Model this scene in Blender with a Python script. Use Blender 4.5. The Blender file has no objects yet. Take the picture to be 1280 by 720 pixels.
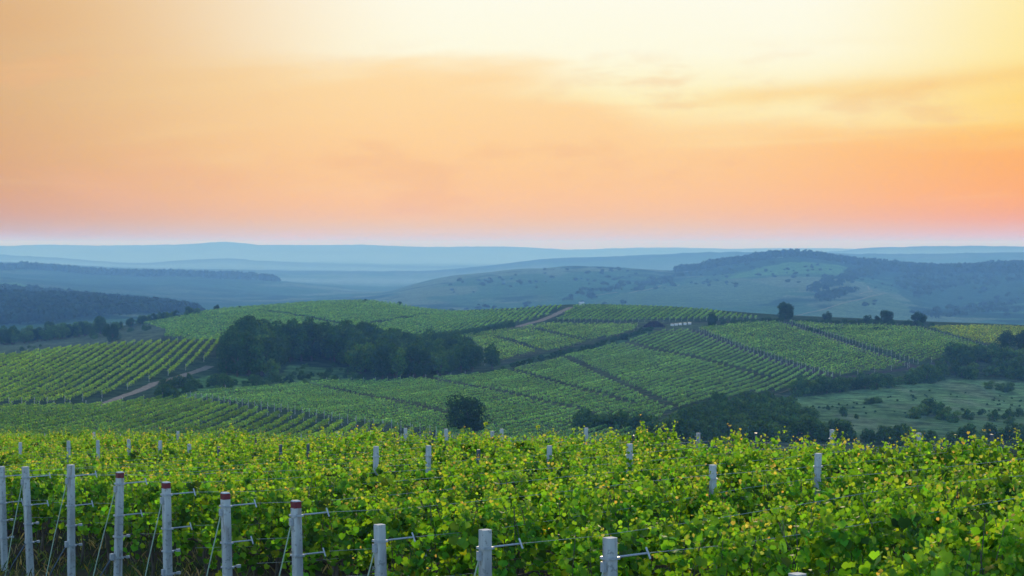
import bpy, math, random
import numpy as np
from mathutils import Vector

R = math.radians
S = bpy.context.scene
COL = S.collection
random.seed(7)
rng = np.random.default_rng(7)

# ------------------------------------------------------------------ camera
F = 2489.0                      # focal length in pixels of the 1280 px wide photograph
PITCH = math.atan(55.0 / F)
cd = bpy.data.cameras.new('camera')
cam = bpy.data.objects.new('camera', cd)
COL.objects.link(cam)
cam.location = (0, 0, 0)
cam.rotation_euler = (R(90) - PITCH, 0, 0)
cd.sensor_width = 36.0
cd.lens = F * 36.0 / 1280.0
cd.clip_start = 0.5
cd.clip_end = 90000
cd.dof.use_dof = True
cd.dof.focus_distance = 24.0
cd.dof.aperture_fstop = 8.0
S.camera = cam

# ------------------------------------------------------------------ world / sun / exposure
SUN_EL, SUN_AZ = 13.0, 7.0      # degrees; azimuth to the right of the view direction (+Y)
S.view_settings.view_transform = 'Standard'
S.view_settings.look = 'None'
S.view_settings.gamma = 1.0
S.view_settings.exposure = 1.68
S.view_settings.use_curve_mapping = False
S.render.engine = 'CYCLES'
S.cycles.use_denoising = True
S.cycles.max_bounces = 6
S.cycles.diffuse_bounces = 3
S.cycles.glossy_bounces = 2
S.cycles.transmission_bounces = 4
S.cycles.volume_bounces = 1
S.cycles.transparent_max_bounces = 8
S.cycles.caustics_reflective = False
S.cycles.caustics_refractive = False


def lin(c):
    out = []
    for v in c:
        v = v / 255.0
        out.append(v / 12.92 if v <= 0.04045 else ((v + 0.055) / 1.055) ** 2.4)
    return tuple(out) + (1.0,)


W = bpy.data.worlds.new('World')
S.world = W
W.use_nodes = True
nt = W.node_tree
nt.nodes.clear()


def nd(t, typ, **kw):
    n = t.nodes.new(typ)
    for k, v in kw.items():
        setattr(n, k, v)
    return n


def mth(t, op, a, b=None, c=None, clamp=False):
    n = t.nodes.new('ShaderNodeMath')
    n.operation = op
    n.use_clamp = clamp
    for i, v in enumerate((a, b, c)):
        if v is None:
            continue
        if isinstance(v, (int, float)):
            n.inputs[i].default_value = v
        else:
            t.links.new(v, n.inputs[i])
    return n.outputs[0]


def mixc(t, fac, a, b, blend='MIX'):
    n = t.nodes.new('ShaderNodeMix')
    n.data_type = 'RGBA'
    n.blend_type = blend
    for sock, v in ((n.inputs[0], fac), (n.inputs[6], a), (n.inputs[7], b)):
        if isinstance(v, (int, float)):
            sock.default_value = v
        elif isinstance(v, tuple):
            sock.default_value = v
        else:
            t.links.new(v, sock)
    return n.outputs[2]


def smooth(t, x, lo, hi):
    n = t.nodes.new('ShaderNodeMapRange')
    n.interpolation_type = 'SMOOTHSTEP'
    t.links.new(x, n.inputs[0])
    for i, v in ((1, lo), (2, hi)):
        if isinstance(v, (int, float)):
            n.inputs[i].default_value = v
        else:
            t.links.new(v, n.inputs[i])
    n.inputs[3].default_value = 0
    n.inputs[4].default_value = 1
    return n.outputs[0]


def ramp(t, x, stops):
    n = t.nodes.new('ShaderNodeValToRGB')
    cr = n.color_ramp
    cr.interpolation = 'EASE' if False else 'LINEAR'
    while len(cr.elements) < len(stops):
        cr.elements.new(0.5)
    for e, (p, c) in zip(cr.elements, stops):
        e.position = p
        e.color = c
    t.links.new(x, n.inputs[0])
    return n.outputs[0]


def build_world():
    t = nt
    tc = nd(t, 'ShaderNodeTexCoord')
    sep = nd(t, 'ShaderNodeSeparateXYZ')
    t.links.new(tc.outputs['Generated'], sep.inputs[0])
    x, y, z = sep.outputs
    el = mth(t, 'ARCSINE', z)
    az = mth(t, 'ARCTAN2', x, y)
    # ---- streaky cloud noise in (azimuth, elevation)
    cmb = nd(t, 'ShaderNodeCombineXYZ')
    t.links.new(mth(t, 'MULTIPLY', az, 5.0), cmb.inputs[0])
    slope = mth(t, 'MULTIPLY_ADD', az, -0.05, el)
    t.links.new(mth(t, 'MULTIPLY', slope, 62.0), cmb.inputs[1])
    n1 = nd(t, 'ShaderNodeTexNoise')
    n1.inputs['Scale'].default_value = 1.0
    n1.inputs['Detail'].default_value = 5.0
    n1.inputs['Roughness'].default_value = 0.55
    n1.inputs['Distortion'].default_value = 0.6
    t.links.new(cmb.outputs[0], n1.inputs['Vector'])
    ns = mth(t, 'SUBTRACT', n1.outputs[0], 0.5)
    cmb2 = nd(t, 'ShaderNodeCombineXYZ')
    t.links.new(mth(t, 'MULTIPLY', az, 11.0), cmb2.inputs[0])
    t.links.new(mth(t, 'MULTIPLY', slope, 40.0), cmb2.inputs[1])
    cmb2.inputs[2].default_value = 4.3
    n2 = nd(t, 'ShaderNodeTexNoise')
    n2.inputs['Scale'].default_value = 1.0
    n2.inputs['Detail'].default_value = 6.0
    n2.inputs['Roughness'].default_value = 0.6
    t.links.new(cmb2.outputs[0], n2.inputs['Vector'])
    ns2 = mth(t, 'SUBTRACT', n2.outputs[0], 0.5)
    # ---- upper edge of the orange veil as a function of azimuth
    fc = nd(t, 'ShaderNodeFloatCurve')
    cv = fc.mapping.curves[0]
    pts = [(0.0, .098), (0.22, .096), (0.40, .088), (0.50, .087), (0.57, .078), (0.64, .064), (0.72, .060), (1.0, .060)]
    while len(cv.points) < len(pts):
        cv.points.new(0.5, 0.5)
    for p, (a, b) in zip(cv.points, pts):
        p.location = (a, b * 8)
    fc.mapping.update()
    azn = mth(t, 'MULTIPLY_ADD', az, 1.0 / 0.54, 0.5, clamp=True)
    t.links.new(azn, fc.inputs['Value'])
    edge = mth(t, 'DIVIDE', fc.outputs[0], 8.0)
    e2 = mth(t, 'MULTIPLY_ADD', ns, 0.042, el)
    e2 = mth(t, 'MULTIPLY_ADD', ns2, 0.026, e2)
    above = mth(t, 'SUBTRACT', e2, edge)
    m = smooth(t, above, -0.018, 0.010)
    u = mth(t, 'DIVIDE', el, 0.14, clamp=True)
    deck = ramp(t, u, [(0.0, lin((216, 190, 128))), (0.045, lin((231, 196, 136))), (0.10, lin((246, 193, 126))), (0.16, lin((253, 197, 128))),
                       (0.32, lin((255, 207, 140))), (0.50, lin((255, 216, 154))), (0.70, lin((255, 222, 166))),
                       (1.0, lin((255, 230, 180)))])
    deck_r = ramp(t, u, [(0.0, lin((214, 168, 122))), (0.045, lin((232, 168, 112))), (0.09, lin((246, 160, 70))), (0.16, lin((255, 167, 54))),
                         (0.32, lin((255, 176, 70))), (0.50, lin((255, 200, 84))), (1.0, lin((255, 216, 110)))])
    glow = ramp(t, u, [(0.0, lin((255, 220, 150))), (0.36, lin((255, 228, 160))), (0.52, lin((255, 243, 190))),
                       (0.68, lin((255, 252, 226))), (1.0, lin((255, 254, 240)))])
    glow_r = ramp(t, u, [(0.0, lin((255, 200, 90))), (0.50, lin((255, 212, 96))), (0.66, lin((255, 230, 140))), (1.0, lin((255, 238, 165)))])
    glow_l = ramp(t, u, [(0.0, lin((255, 205, 140))), (0.60, lin((255, 212, 150))), (1.0, lin((255, 222, 168)))])
    rgt = smooth(t, az, 0.06, 0.30)
    deck = mixc(t, rgt, deck, deck_r)
    glow2 = mixc(t, smooth(t, az, -0.02, -0.24), glow, glow_l)
    glow3 = mixc(t, smooth(t, az, 0.13, 0.29), glow2, glow_r)
    col = mixc(t, m, deck, glow3)
    # the sky is dimmer and browner away from the sunset, to the left
    dim = smooth(t, az, -0.05, -0.34)
    col = mixc(t, dim, col, mixc(t, 1.0, col, (0.66, 0.55, 0.47, 1), 'MULTIPLY'))
    # thin darker streaks inside the glow and brighter ones inside the veil
    st = smooth(t, ns, 0.02, 0.22)
    col = mixc(t, mth(t, 'MULTIPLY', mth(t, 'MULTIPLY', st, 0.18), mth(t, 'SUBTRACT', 1.0, smooth(t, el, .085, .11))), col, lin((255, 226, 160)))
    st2 = smooth(t, ns2, 0.02, 0.16)
    col = mixc(t, mth(t, 'MULTIPLY', mth(t, 'MULTIPLY', st2, 0.34), mth(t, 'SUBTRACT', 1.0, smooth(t, el, .08, .105))), col, lin((240, 180, 124)))
    # the long streak to the right
    d = mth(t, 'SUBTRACT', el, mth(t, 'MULTIPLY_ADD', az, 0.06, 0.0665))
    d = mth(t, 'MULTIPLY_ADD', ns2, 0.012, d)
    sk = mth(t, 'POWER', 2.718, mth(t, 'MULTIPLY', mth(t, 'MULTIPLY', d, d), -42000.0))
    skm = mth(t, 'MULTIPLY', smooth(t, az, 0.07, 0.125), sk)
    col = mixc(t, mth(t, 'MULTIPLY', skm, 0.55), col, lin((252, 206, 118)))
    # ---- blend with the clear sky away from the sunset
    sky = nd(t, 'ShaderNodeTexSky')
    sky.sky_type = 'NISHITA'
    sky.sun_disc = False
    sky.sun_elevation = R(SUN_EL)
    sky.sun_rotation = R(SUN_AZ)
    sky.altitude = 200
    sky.air_density = 1.0
    sky.dust_density = 1.0
    sky.ozone_density = 3.0
    skys = nd(t, 'ShaderNodeMix')
    skyc = mixc(t, 1.0, sky.outputs[0], SKY_TINT, 'MULTIPLY')
    t.nodes.remove(skys)
    f_el = smooth(t, el, 0.42, 0.13)
    f_az = smooth(t, mth(t, 'ABSOLUTE', mth(t, 'SUBTRACT', az, 0.05)), 1.5, 0.45)
    f = mth(t, 'MULTIPLY', f_el, f_az)
    bg1 = nd(t, 'ShaderNodeBackground')
    bg1.inputs[1].default_value = SKY_STRENGTH
    t.links.new(skyc, bg1.inputs[0])
    bg2 = nd(t, 'ShaderNodeBackground')
    bg2.inputs[1].default_value = 1.0 / 2 ** S.view_settings.exposure
    t.links.new(col, bg2.inputs[0])
    mx = nd(t, 'ShaderNodeMixShader')
    t.links.new(f, mx.inputs[0])
    t.links.new(bg1.outputs[0], mx.inputs[1])
    t.links.new(bg2.outputs[0], mx.inputs[2])
    out = nd(t, 'ShaderNodeOutputWorld')
    t.links.new(mx.outputs[0], out.inputs[0])


SKY_STRENGTH = 0.15
SKY_TINT = (0.98, 0.98, 0.96, 1.0)
build_world()

sl = bpy.data.lights.new('sun', 'SUN')
sl.energy = 1.35
sl.angle = R(10)
sl.color = (1.0, 0.78, 0.48)
sun = bpy.data.objects.new('sun', sl)
COL.objects.link(sun)
sun.rotation_euler = (R(90 - SUN_EL), 0, R(180 - SUN_AZ))

# ------------------------------------------------------------------ helpers


def tag(o, label=None, cat=None, group=None, kind=None):
    if label: o['label'] = label
    if cat: o['category'] = cat
    if group: o['group'] = group
    if kind: o['kind'] = kind
    return o


def link(o, parent=None):
    COL.objects.link(o)
    if parent is not None:
        o.parent = parent
    return o


def empty(name, loc=(0, 0, 0), rz=0.0):
    o = bpy.data.objects.new(name, None)
    o.empty_display_size = 0.2
    o.location = loc
    o.rotation_euler = (0, 0, rz)
    return link(o)


def copy_tree(o, parent=None):
    c = o.copy()
    COL.objects.link(c)
    if parent is not None:
        c.parent = parent
    for ch in o.children:
        copy_tree(ch, c)
    return c


def np_mesh(name, V, Fc, mat, col=None, smooth_sh=False):
    """Mesh from a vertex array and a face array (all faces with the same number of corners)."""
    me = bpy.data.meshes.new(name)
    V = np.asarray(V, dtype=np.float32)
    Fc = np.asarray(Fc, dtype=np.int32)
    n, k = Fc.shape
    me.vertices.add(len(V))
    me.vertices.foreach_set('co', V.ravel())
    me.loops.add(n * k)
    me.loops.foreach_set('vertex_index', Fc.ravel())
    me.polygons.add(n)
    me.polygons.foreach_set('loop_start', np.arange(0, n * k, k, dtype=np.int32))
    me.update(calc_edges=True)
    if col is not None:
        a = me.attributes.new('Col', 'FLOAT_COLOR', 'POINT')
        c4 = np.ones((len(V), 4), dtype=np.float32)
        c4[:, :3] = col
        a.data.foreach_set('color', c4.ravel())
    if smooth_sh:
        me.polygons.foreach_set('use_smooth', np.ones(n, dtype=bool))
    me.materials.append(mat)
    return me


class MB:
    """Collects boxes, prisms and tubes for one part mesh."""

    def __init__(self):
        self.v, self.f = [], []

    def tube(self, pts, rad, n=6, caps=True):
        pts = [Vector(p) for p in pts]
        if not isinstance(rad, (list, tuple)):
            rad = [rad] * len(pts)
        b0 = len(self.v)
        for i, p in enumerate(pts):
            d = (pts[min(i + 1, len(pts) - 1)] - pts[max(i - 1, 0)]).normalized()
            a = Vector((0, 0, 1)) if abs(d.z) < 0.9 else Vector((1, 0, 0))
            s1 = d.cross(a).normalized()
            s2 = d.cross(s1).normalized()
            for j in range(n):
                w = 2 * math.pi * (j + .5) / n
                self.v.append(p + (s1 * math.cos(w) + s2 * math.sin(w)) * rad[i])
        for i in range(len(pts) - 1):
            for j in range(n):
                a, b = b0 + i * n + j, b0 + i * n + (j + 1) % n
                self.f.append((a, b, b + n, a + n))
        if caps:
            self.f.append(tuple(b0 + j for j in range(n))[::-1])
            e = b0 + (len(pts) - 1) * n
            self.f.append(tuple(e + j for j in range(n)))
        return self

    def prism(self, c0, c1, w0, w1, ch=0.15):
        """Vertical post with chamfered square section from c0 to c1 (centres), widths w0, w1."""
        b0 = len(self.v)
        k = 1 - 2 * ch
        prof = [(-1, -k), (-k, -1), (k, -1), (1, -k), (1, k), (k, 1), (-k, 1), (-1, k)]
        for c, w in ((c0, w0), (c1, w1)):
            for a, b in prof:
                self.v.append(Vector((c[0] + a * w / 2, c[1] + b * w / 2, c[2])))
        n = 8
        for j in range(n):
            self.f.append((b0 + j, b0 + (j + 1) % n, b0 + n + (j + 1) % n, b0 + n + j))
        self.f.append(tuple(b0 + j for j in range(n))[::-1])
        self.f.append(tuple(b0 + n + j for j in range(n)))
        return self

    def box(self, c, s, rot=None):
        b0 = len(self.v)
        for dx in (-.5, .5):
            for dy in (-.5, .5):
                for dz in (-.5, .5):
                    p = Vector((dx * s[0], dy * s[1], dz * s[2]))
                    if rot is not None:
                        p = rot @ p
                    self.v.append(Vector(c) + p)
        for f in ((0, 1, 3, 2), (4, 6, 7, 5), (0, 4, 5, 1), (2, 3, 7, 6), (0, 2, 6, 4), (1, 5, 7, 3)):
            self.f.append(tuple(b0 + i for i in f))
        return self

    def mesh(self, name, mat, sm=False):
        me = bpy.data.meshes.new(name)
        me.from_pydata([tuple(p) for p in self.v], [], self.f)
        me.update()
        if sm:
            for p in me.polygons:
                p.use_smooth = True
        me.materials.append(mat)
        return me

    def build(self, name, mat, parent=None, sm=False):
        return link(bpy.data.objects.new(name, self.mesh(name, mat, sm)), parent)


def new_mat(name):
    m = bpy.data.materials.new(name)
    m.use_nodes = True
    t = m.node_tree
    t.nodes.clear()
    out = nd(t, 'ShaderNodeOutputMaterial')
    return m, t, out


def leaf_material(name, trans=0.4, noise_scale=0.0, gloss=0.35, rough=0.5):
    m, t, out = new_mat(name)
    at = nd(t, 'ShaderNodeAttribute', attribute_name='Col')
    c = at.outputs['Color']
    if noise_scale:
        tc = nd(t, 'ShaderNodeTexCoord')
        geo = nd(t, 'ShaderNodeNewGeometry')
        n = nd(t, 'ShaderNodeTexNoise')
        n.inputs['Scale'].default_value = noise_scale
        n.inputs['Detail'].default_value = 3
        t.links.new(geo.outputs['Position'], n.inputs['Vector'])
        v = mth(t, 'MULTIPLY_ADD', n.outputs[0], 1.1, 0.45)
        c = mixc(t, 1.0, c, v, 'MULTIPLY')
    if gloss > 0:
        bs = nd(t, 'ShaderNodeBsdfPrincipled')
        bs.inputs['Roughness'].default_value = rough
        bs.inputs['Specular IOR Level'].default_value = gloss
        t.links.new(c, bs.inputs['Base Color'])
    else:
        bs = nd(t, 'ShaderNodeBsdfDiffuse')
        t.links.new(c, bs.inputs['Color'])
    tr = nd(t, 'ShaderNodeBsdfTranslucent')
    tcol = mixc(t, 1.0, c, (1.5, 1.35, 0.55, 1), 'MULTIPLY')
    t.links.new(tcol, tr.inputs[0])
    mx = nd(t, 'ShaderNodeMixShader')
    mx.inputs[0].default_value = trans
    t.links.new(bs.outputs[0], mx.inputs[1])
    t.links.new(tr.outputs[0], mx.inputs[2])
    t.links.new(mx.outputs[0], out.inputs[0])
    return m


def noise_material(name, c1, c2, scale, rough=0.8, metallic=0.0, bump=0.0, stretch=(1, 1, 1), detail=5, coord='Object', spec=0.4):
    m, t, out = new_mat(name)
    tc = nd(t, 'ShaderNodeTexCoord')
    mp = nd(t, 'ShaderNodeMapping')
    mp.inputs['Scale'].default_value = stretch
    t.links.new(tc.outputs[coord], mp.inputs[0])
    n = nd(t, 'ShaderNodeTexNoise')
    n.inputs['Scale'].default_value = scale
    n.inputs['Detail'].default_value = detail
    t.links.new(mp.outputs[0], n.inputs['Vector'])
    r = ramp(t, n.outputs[0], [(0.3, c1 + (1,)), (0.7, c2 + (1,))])
    bs = nd(t, 'ShaderNodeBsdfPrincipled')
    bs.inputs['Roughness'].default_value = rough
    bs.inputs['Metallic'].default_value = metallic
    bs.inputs['Specular IOR Level'].default_value = spec
    t.links.new(r, bs.inputs['Base Color'])
    if bump:
        b = nd(t, 'ShaderNodeBump')
        b.inputs['Strength'].default_value = bump
        b.inputs['Distance'].default_value = 0.02
        t.links.new(n.outputs[0], b.inputs['Height'])
        t.links.new(b.outputs[0], bs.inputs['Normal'])
    t.links.new(bs.outputs[0], out.inputs[0])
    return m


M_LEAF = leaf_material('vine_leaf', trans=0.55, gloss=0.2, rough=0.6)
M_ROW = leaf_material('vineyard_leaf', trans=0.45, noise_scale=0.06, gloss=0, rough=0.7)
M_TREE = leaf_material('tree_leaf', trans=0.2, noise_scale=0.18, gloss=0, rough=0.7)
M_FOREST = leaf_material('forest_leaf', trans=0.2, noise_scale=0.02, gloss=0, rough=0.8)
M_GRASS = leaf_material('grass_blade', trans=0.4, gloss=0)
M_BARK = noise_material('bark', (.05, .035, .025), (.12, .09, .065), 14, 0.9, bump=0.6, stretch=(1, 1, .25))
M_CONC = noise_material('concrete_post', (.25, .245, .24), (.50, .495, .475), 6, 0.9, bump=0.5, stretch=(1, 1, .22), detail=10)


def weather(m):
    """Rusty runs and dark lichen blotches over the concrete."""
    t = m.node_tree
    bs = next(n for n in t.nodes if n.type == 'BSDF_PRINCIPLED')
    src = bs.inputs['Base Color'].links[0].from_socket
    geo = nd(t, 'ShaderNodeNewGeometry')
    mp = nd(t, 'ShaderNodeMapping')
    mp.inputs['Scale'].default_value = (14, 14, 2.2)
    t.links.new(geo.outputs['Position'], mp.inputs[0])
    n = nd(t, 'ShaderNodeTexNoise')
    n.inputs['Scale'].default_value = 1.0
    n.inputs['Detail'].default_value = 4
    t.links.new(mp.outputs[0], n.inputs['Vector'])
    c = mixc(t, mth(t, 'MULTIPLY', smooth(t, n.outputs[0], .56, .70), .55), src, (.16, .10, .075, 1))
    n2 = nd(t, 'ShaderNodeTexNoise')
    n2.inputs['Scale'].default_value = 23.0
    n2.inputs['Detail'].default_value = 3
    t.links.new(geo.outputs['Position'], n2.inputs['Vector'])
    c = mixc(t, mth(t, 'MULTIPLY', smooth(t, n2.outputs[0], .58, .66), .5), c, (.10, .105, .10, 1))
    t.links.new(c, bs.inputs['Base Color'])


weather(M_CONC)
M_RED = noise_material('red_paint', (.11, .010, .014), (.17, .018, .022), 30, 0.6, bump=0.2)
M_STEEL = noise_material('galvanised_steel', (.28, .29, .31), (.42, .43, .45), 40, 0.5, metallic=0.3)
M_DARKSTEEL = noise_material('dark_steel', (.045, .06, .08), (.085, .105, .13), 30, 0.55, metallic=0.3)
M_WIRE = noise_material('wire', (.16, .20, .20), (.26, .30, .29), 60, 0.5, metallic=0.2)
M_CORD = noise_material('stay_cord', (.22, .28, .20), (.34, .40, .28), 60, 0.7)

# ------------------------------------------------------------------ terrain
def slope_of(y):
    """Vertical slope (dz per metre of depth) seen at image row y of the 720 px high photograph."""
    return math.tan(math.atan((360.0 - y) / F) - PITCH)


def vnoise(X, Y, seed=0):
    """Smooth value noise in [-1, 1]."""
    xi, yi = np.floor(X).astype(np.int64), np.floor(Y).astype(np.int64)
    fx, fy = X - xi, Y - yi
    fx = fx * fx * fx * (fx * (fx * 6 - 15) + 10)
    fy = fy * fy * fy * (fy * (fy * 6 - 15) + 10)

    def h(a, b):
        n = (a * 374761393 + b * 668265263 + seed * 974711) & 0xffffffff
        n = ((n ^ (n >> 13)) * 1274126177) & 0xffffffff
        n = n ^ (n >> 16)
        return (n & 0xffff) / 32767.5 - 1.0
    v00, v10, v01, v11 = h(xi, yi), h(xi + 1, yi), h(xi, yi + 1), h(xi + 1, yi + 1)
    return (v00 * (1 - fx) + v10 * fx) * (1 - fy) + (v01 * (1 - fx) + v11 * fx) * fy


def fbm(X, Y, seed=0, o=4):
    s, a = 0, 1.0
    for i in range(o):
        s = s + a * vnoise(X * 2 ** i, Y * 2 ** i, seed + i)
        a *= 0.5
    return s / 1.9


# terrain profile knots per image column: (distance, image row) of the ground seen there
MID = {
    -60: [(320, 545), (390, 521), (460, 502), (530, 472), (610, 451), (690, 464), (930, 434)],
    0:   [(330, 545), (400, 520), (470, 500), (540, 470), (620, 446), (700, 459), (950, 429)],
    100: [(335, 545), (405, 519), (475, 499), (550, 466), (640, 435), (720, 449), (980, 418)],
    200: [(340, 545), (410, 518), (480, 497), (555, 464), (650, 428), (730, 437), (1020, 399)],
    280: [(345, 545), (415, 517), (485, 495), (560, 467), (645, 425), (745, 427), (1060, 387)],
    350: [(347, 545), (420, 516), (500, 493), (580, 470), (690, 432), (800, 412), (1120, 381.5)],
    450: [(350, 545), (430, 515), (520, 490), (600, 468), (720, 432), (880, 404), (1180, 376.5)],
    560: [(360, 545), (440, 510), (540, 481), (640, 458), (760, 428), (900, 405), (1100, 389)],
    640: [(380, 545), (460, 508), (560, 476), (680, 448), (780, 424), (880, 402), (1000, 387)],
    720: [(390, 545), (470, 508), (570, 475), (690, 445), (800, 418), (880, 401), (1000, 381.5)],
    830: [(400, 545), (480, 510), (580, 476), (700, 445), (800, 417), (870, 402), (980, 384.5)],
    960: [(420, 545), (490, 516), (570, 490), (660, 460), (760, 428), (840, 408), (920, 395)],
    1060: [(430, 545), (500, 518), (570, 497), (640, 470), (740, 432), (820, 413), (890, 400)],
    1170: [(440, 545), (510, 520), (580, 495), (640, 472), (720, 440), (800, 421), (870, 406)],
    1280: [(450, 545), (520, 522), (590, 499), (640, 476), (710, 446), (780, 426), (860, 410)],
    1340: [(455, 545), (525, 522), (595, 500), (645, 478), (710, 448), (780, 429), (860, 413)],
}
FARX = [-60, 0, 60, 120, 180, 230, 280, 330, 400, 450, 480, 520, 560, 600, 640, 680, 720, 780, 840, 880, 920, 960, 1000, 1040, 1080, 1130, 1200, 1280, 1340]
CURVES = {  # distance: rows at FARX
    1300: [455, 450, 444, 437, 427, 418, 412, 407, 402, 402, 402, 405, 408, 408, 407, 405, 402, 404, 408, 412, 416, 418, 420, 424, 426, 428, 430, 434, 436],
    1550: [420, 418, 414, 410, 408, 410, 412, 412, 408, 405, 404, 406, 410, 411, 411, 409, 408, 410, 413, 416, 420, 422, 424, 426, 428, 430, 434, 438, 440],
    2050: [376, 376, 378, 380, 385, 391, 398, 402, 404, 404, 404, 405, 406, 406, 406, 406, 406, 406, 406, 406, 406, 406, 406, 407, 409, 411, 414, 416, 417],
    2300: [384, 383, 384, 386, 389, 393, 397, 399, 400, 400, 399, 398, 397, 396, 395, 394, 393, 392, 391, 391, 391, 391, 391, 391, 393, 397, 402, 404, 404],
    2800: [364, 366, 371, 377, 381, 384, 387, 389, 388, 386, 384, 381, 378, 376, 374, 372, 370, 370, 371, 371, 370, 368, 366, 365, 368, 376, 384, 384, 383],
    3300: [352, 354, 360, 367, 371, 374, 377, 378, 378, 376, 373, 366, 360, 357, 355, 353, 352, 354, 356, 354, 350, 346, 344, 345, 350, 358, 362, 361, 360],
    3900: [345, 346, 351, 355, 358, 361, 364, 367, 369, 369, 367, 357, 348, 343, 339, 336, 334.5, 337, 340.5, 336, 330, 325, 323, 326, 332, 338, 338, 337, 337],
    4700: [337, 337.5, 338.5, 344, 346, 346.5, 348, 352, 359, 363, 364, 360, 355, 350, 346, 344, 342, 344, 347, 344, 340, 336, 334, 336, 341, 345, 345, 344, 344],
    5600: [345, 345, 346, 349, 350, 350, 351, 352, 354, 355, 356, 356, 356, 354, 352, 350, 348, 348, 349, 348, 347, 346, 345, 345, 346, 347, 348, 348, 348],
    7600: [326, 328, 331, 334, 337, 338, 338, 339, 340, 340, 340, 340, 338, 334, 329, 325, 323, 321, 318, 316, 315.5, 315, 316, 317, 318, 318, 317, 316, 316],
    8600: [331, 332, 334, 335, 336, 337, 337, 338, 339, 339, 340, 340, 340, 339, 336, 332, 329, 327, 325, 323, 322, 322, 322, 322, 322, 322, 322, 322, 322],
    10500: [319, 319, 322, 327, 330, 326, 324, 327, 331, 332, 333, 334, 334, 334, 333, 331, 329, 326, 323, 321, 320, 319, 318, 315, 311, 309, 308, 308.5, 309],
    12000: [324, 324, 325, 328, 329, 327, 326, 327, 328, 329, 330, 330, 330, 330, 329, 328, 326, 324, 322, 320, 319, 318, 317, 316, 315, 314, 313, 313, 313],
    15000: [307.5, 308, 306.5, 307.5, 307, 305.5, 303, 306.5, 307, 306.5, 307.5, 309, 309, 308.5, 309, 311, 312.5, 310.5, 310, 311, 311.5, 311, 311, 311, 312, 312, 312, 312, 312],
    19000: [316] * 29,
    32000: [311] * 29,
}
MIDX = sorted(MID)
NMID = 7


def cubic_interp(x, xs, ys):
    """Catmull-style smooth interpolation through (xs, ys), clamped at the ends."""
    xs = np.asarray(xs, float)
    ys = np.asarray(ys, float)
    d = np.zeros_like(ys)
    dl = np.diff(ys) / np.diff(xs)
    for i in range(1, len(xs) - 1):
        if dl[i - 1] * dl[i] > 0:
            d[i] = 2 * dl[i - 1] * dl[i] / (dl[i - 1] + dl[i])
    x = np.clip(x, xs[0], xs[-1])
    i = np.clip(np.searchsorted(xs, x) - 1, 0, len(xs) - 2)
    h = xs[i + 1] - xs[i]
    s = (x - xs[i]) / h
    return ((1 + 2 * s) * (1 - s) ** 2 * ys[i] + s * (1 - s) ** 2 * h * d[i] + s * s * (3 - 2 * s) * ys[i + 1] + s * s * (s - 1) * h * d[i + 1])


def fg_crest(t):
    return 1.35 / (0.0306 + 0.05 * np.clip(t, -0.30, 0.35))


CANOPY = 1.62


def fg_plane(X, Y):
    return -(1.35 + 0.065 * Y) + 0.05 * np.clip(X, -30, 30) - CANOPY


TH = np.concatenate([np.radians(np.arange(-180, -24, 6.0)), np.radians(np.arange(-24, -17.5, 0.5)),
                     np.radians(np.arange(-17.5, 17.5, 0.065)), np.radians(np.arange(17.5, 24, 0.5)), np.radians(np.arange(24, 180.1, 6.0))])
TT = np.tan(np.clip(TH, R(-17.7), R(17.7)))
COSC = np.cos(np.clip(TH, R(-17.7), R(17.7)))
DD = np.concatenate([np.arange(0.5, 60, 0.9), np.arange(60, 330, 8), np.arange(330, 1320, 3.0), np.arange(1320, 2500, 18),
                     np.arange(2500, 5600, 28), np.arange(5600, 16000, 130), np.arange(16000, 31000, 1500)])


def column_profile(t):
    px = 640 + F * t
    pts = []
    yc = float(fg_crest(t))
    for y0 in (0.4, 0.5 * yc, 0.8 * yc, yc):
        pts.append((y0, float(fg_plane(t * y0, y0))))
    d1 = yc + 32
    pts.append((d1, slope_of(588) * d1))
    pts.append((190, slope_of(566) * 190))
    for j in range(NMID):
        D = float(cubic_interp(px, MIDX, [MID[k][j][0] for k in MIDX]))
        y = float(cubic_interp(px, MIDX, [MID[k][j][1] for k in MIDX]))
        pts.append((D, slope_of(y) * D))
    for D in sorted(CURVES):
        y = float(cubic_interp(px, FARX, CURVES[D]))
        pts.append((D, slope_of(y) * D))
    xs = np.array([p[0] for p in pts])
    ys = np.array([p[1] for p in pts])
    return cubic_interp(DD, xs, ys)


ZG = np.stack([column_profile(t) for t in TT])            # (theta, depth)
TH2, D2 = np.meshgrid(TH, DD, indexing='ij')
T2 = np.meshgrid(TT, DD, indexing='ij')[0]
RAD = D2 / COSC[:, None]
XG, YG = RAD * np.sin(TH2), RAD * np.cos(TH2)
# small natural undulation, growing with distance
amp1 = np.interp(D2, [0, 60, 330, 1200, 1700, 3500, 9000, 15000, 20000], [0.03, 0.05, 0.25, 0.35, 2.0, 5.0, 6, 8, 0])
lam1 = np.interp(D2, [0, 1300, 1800], [18, 30, 30])
ZG = ZG + np.where(D2 < 1400, amp1 * fbm(XG / 24, YG / 24, 3, 3), 0)
gul = fbm(XG / 210, YG / 300, 11, 4)
ZG = ZG + np.where(D2 > 1600, amp1 * (0.7 - 2.0 * np.abs(gul)) * np.clip((D2 - 1600) / 500, 0, 1), 0)

NEARM = np.abs(np.diff(TT)).max()


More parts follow.
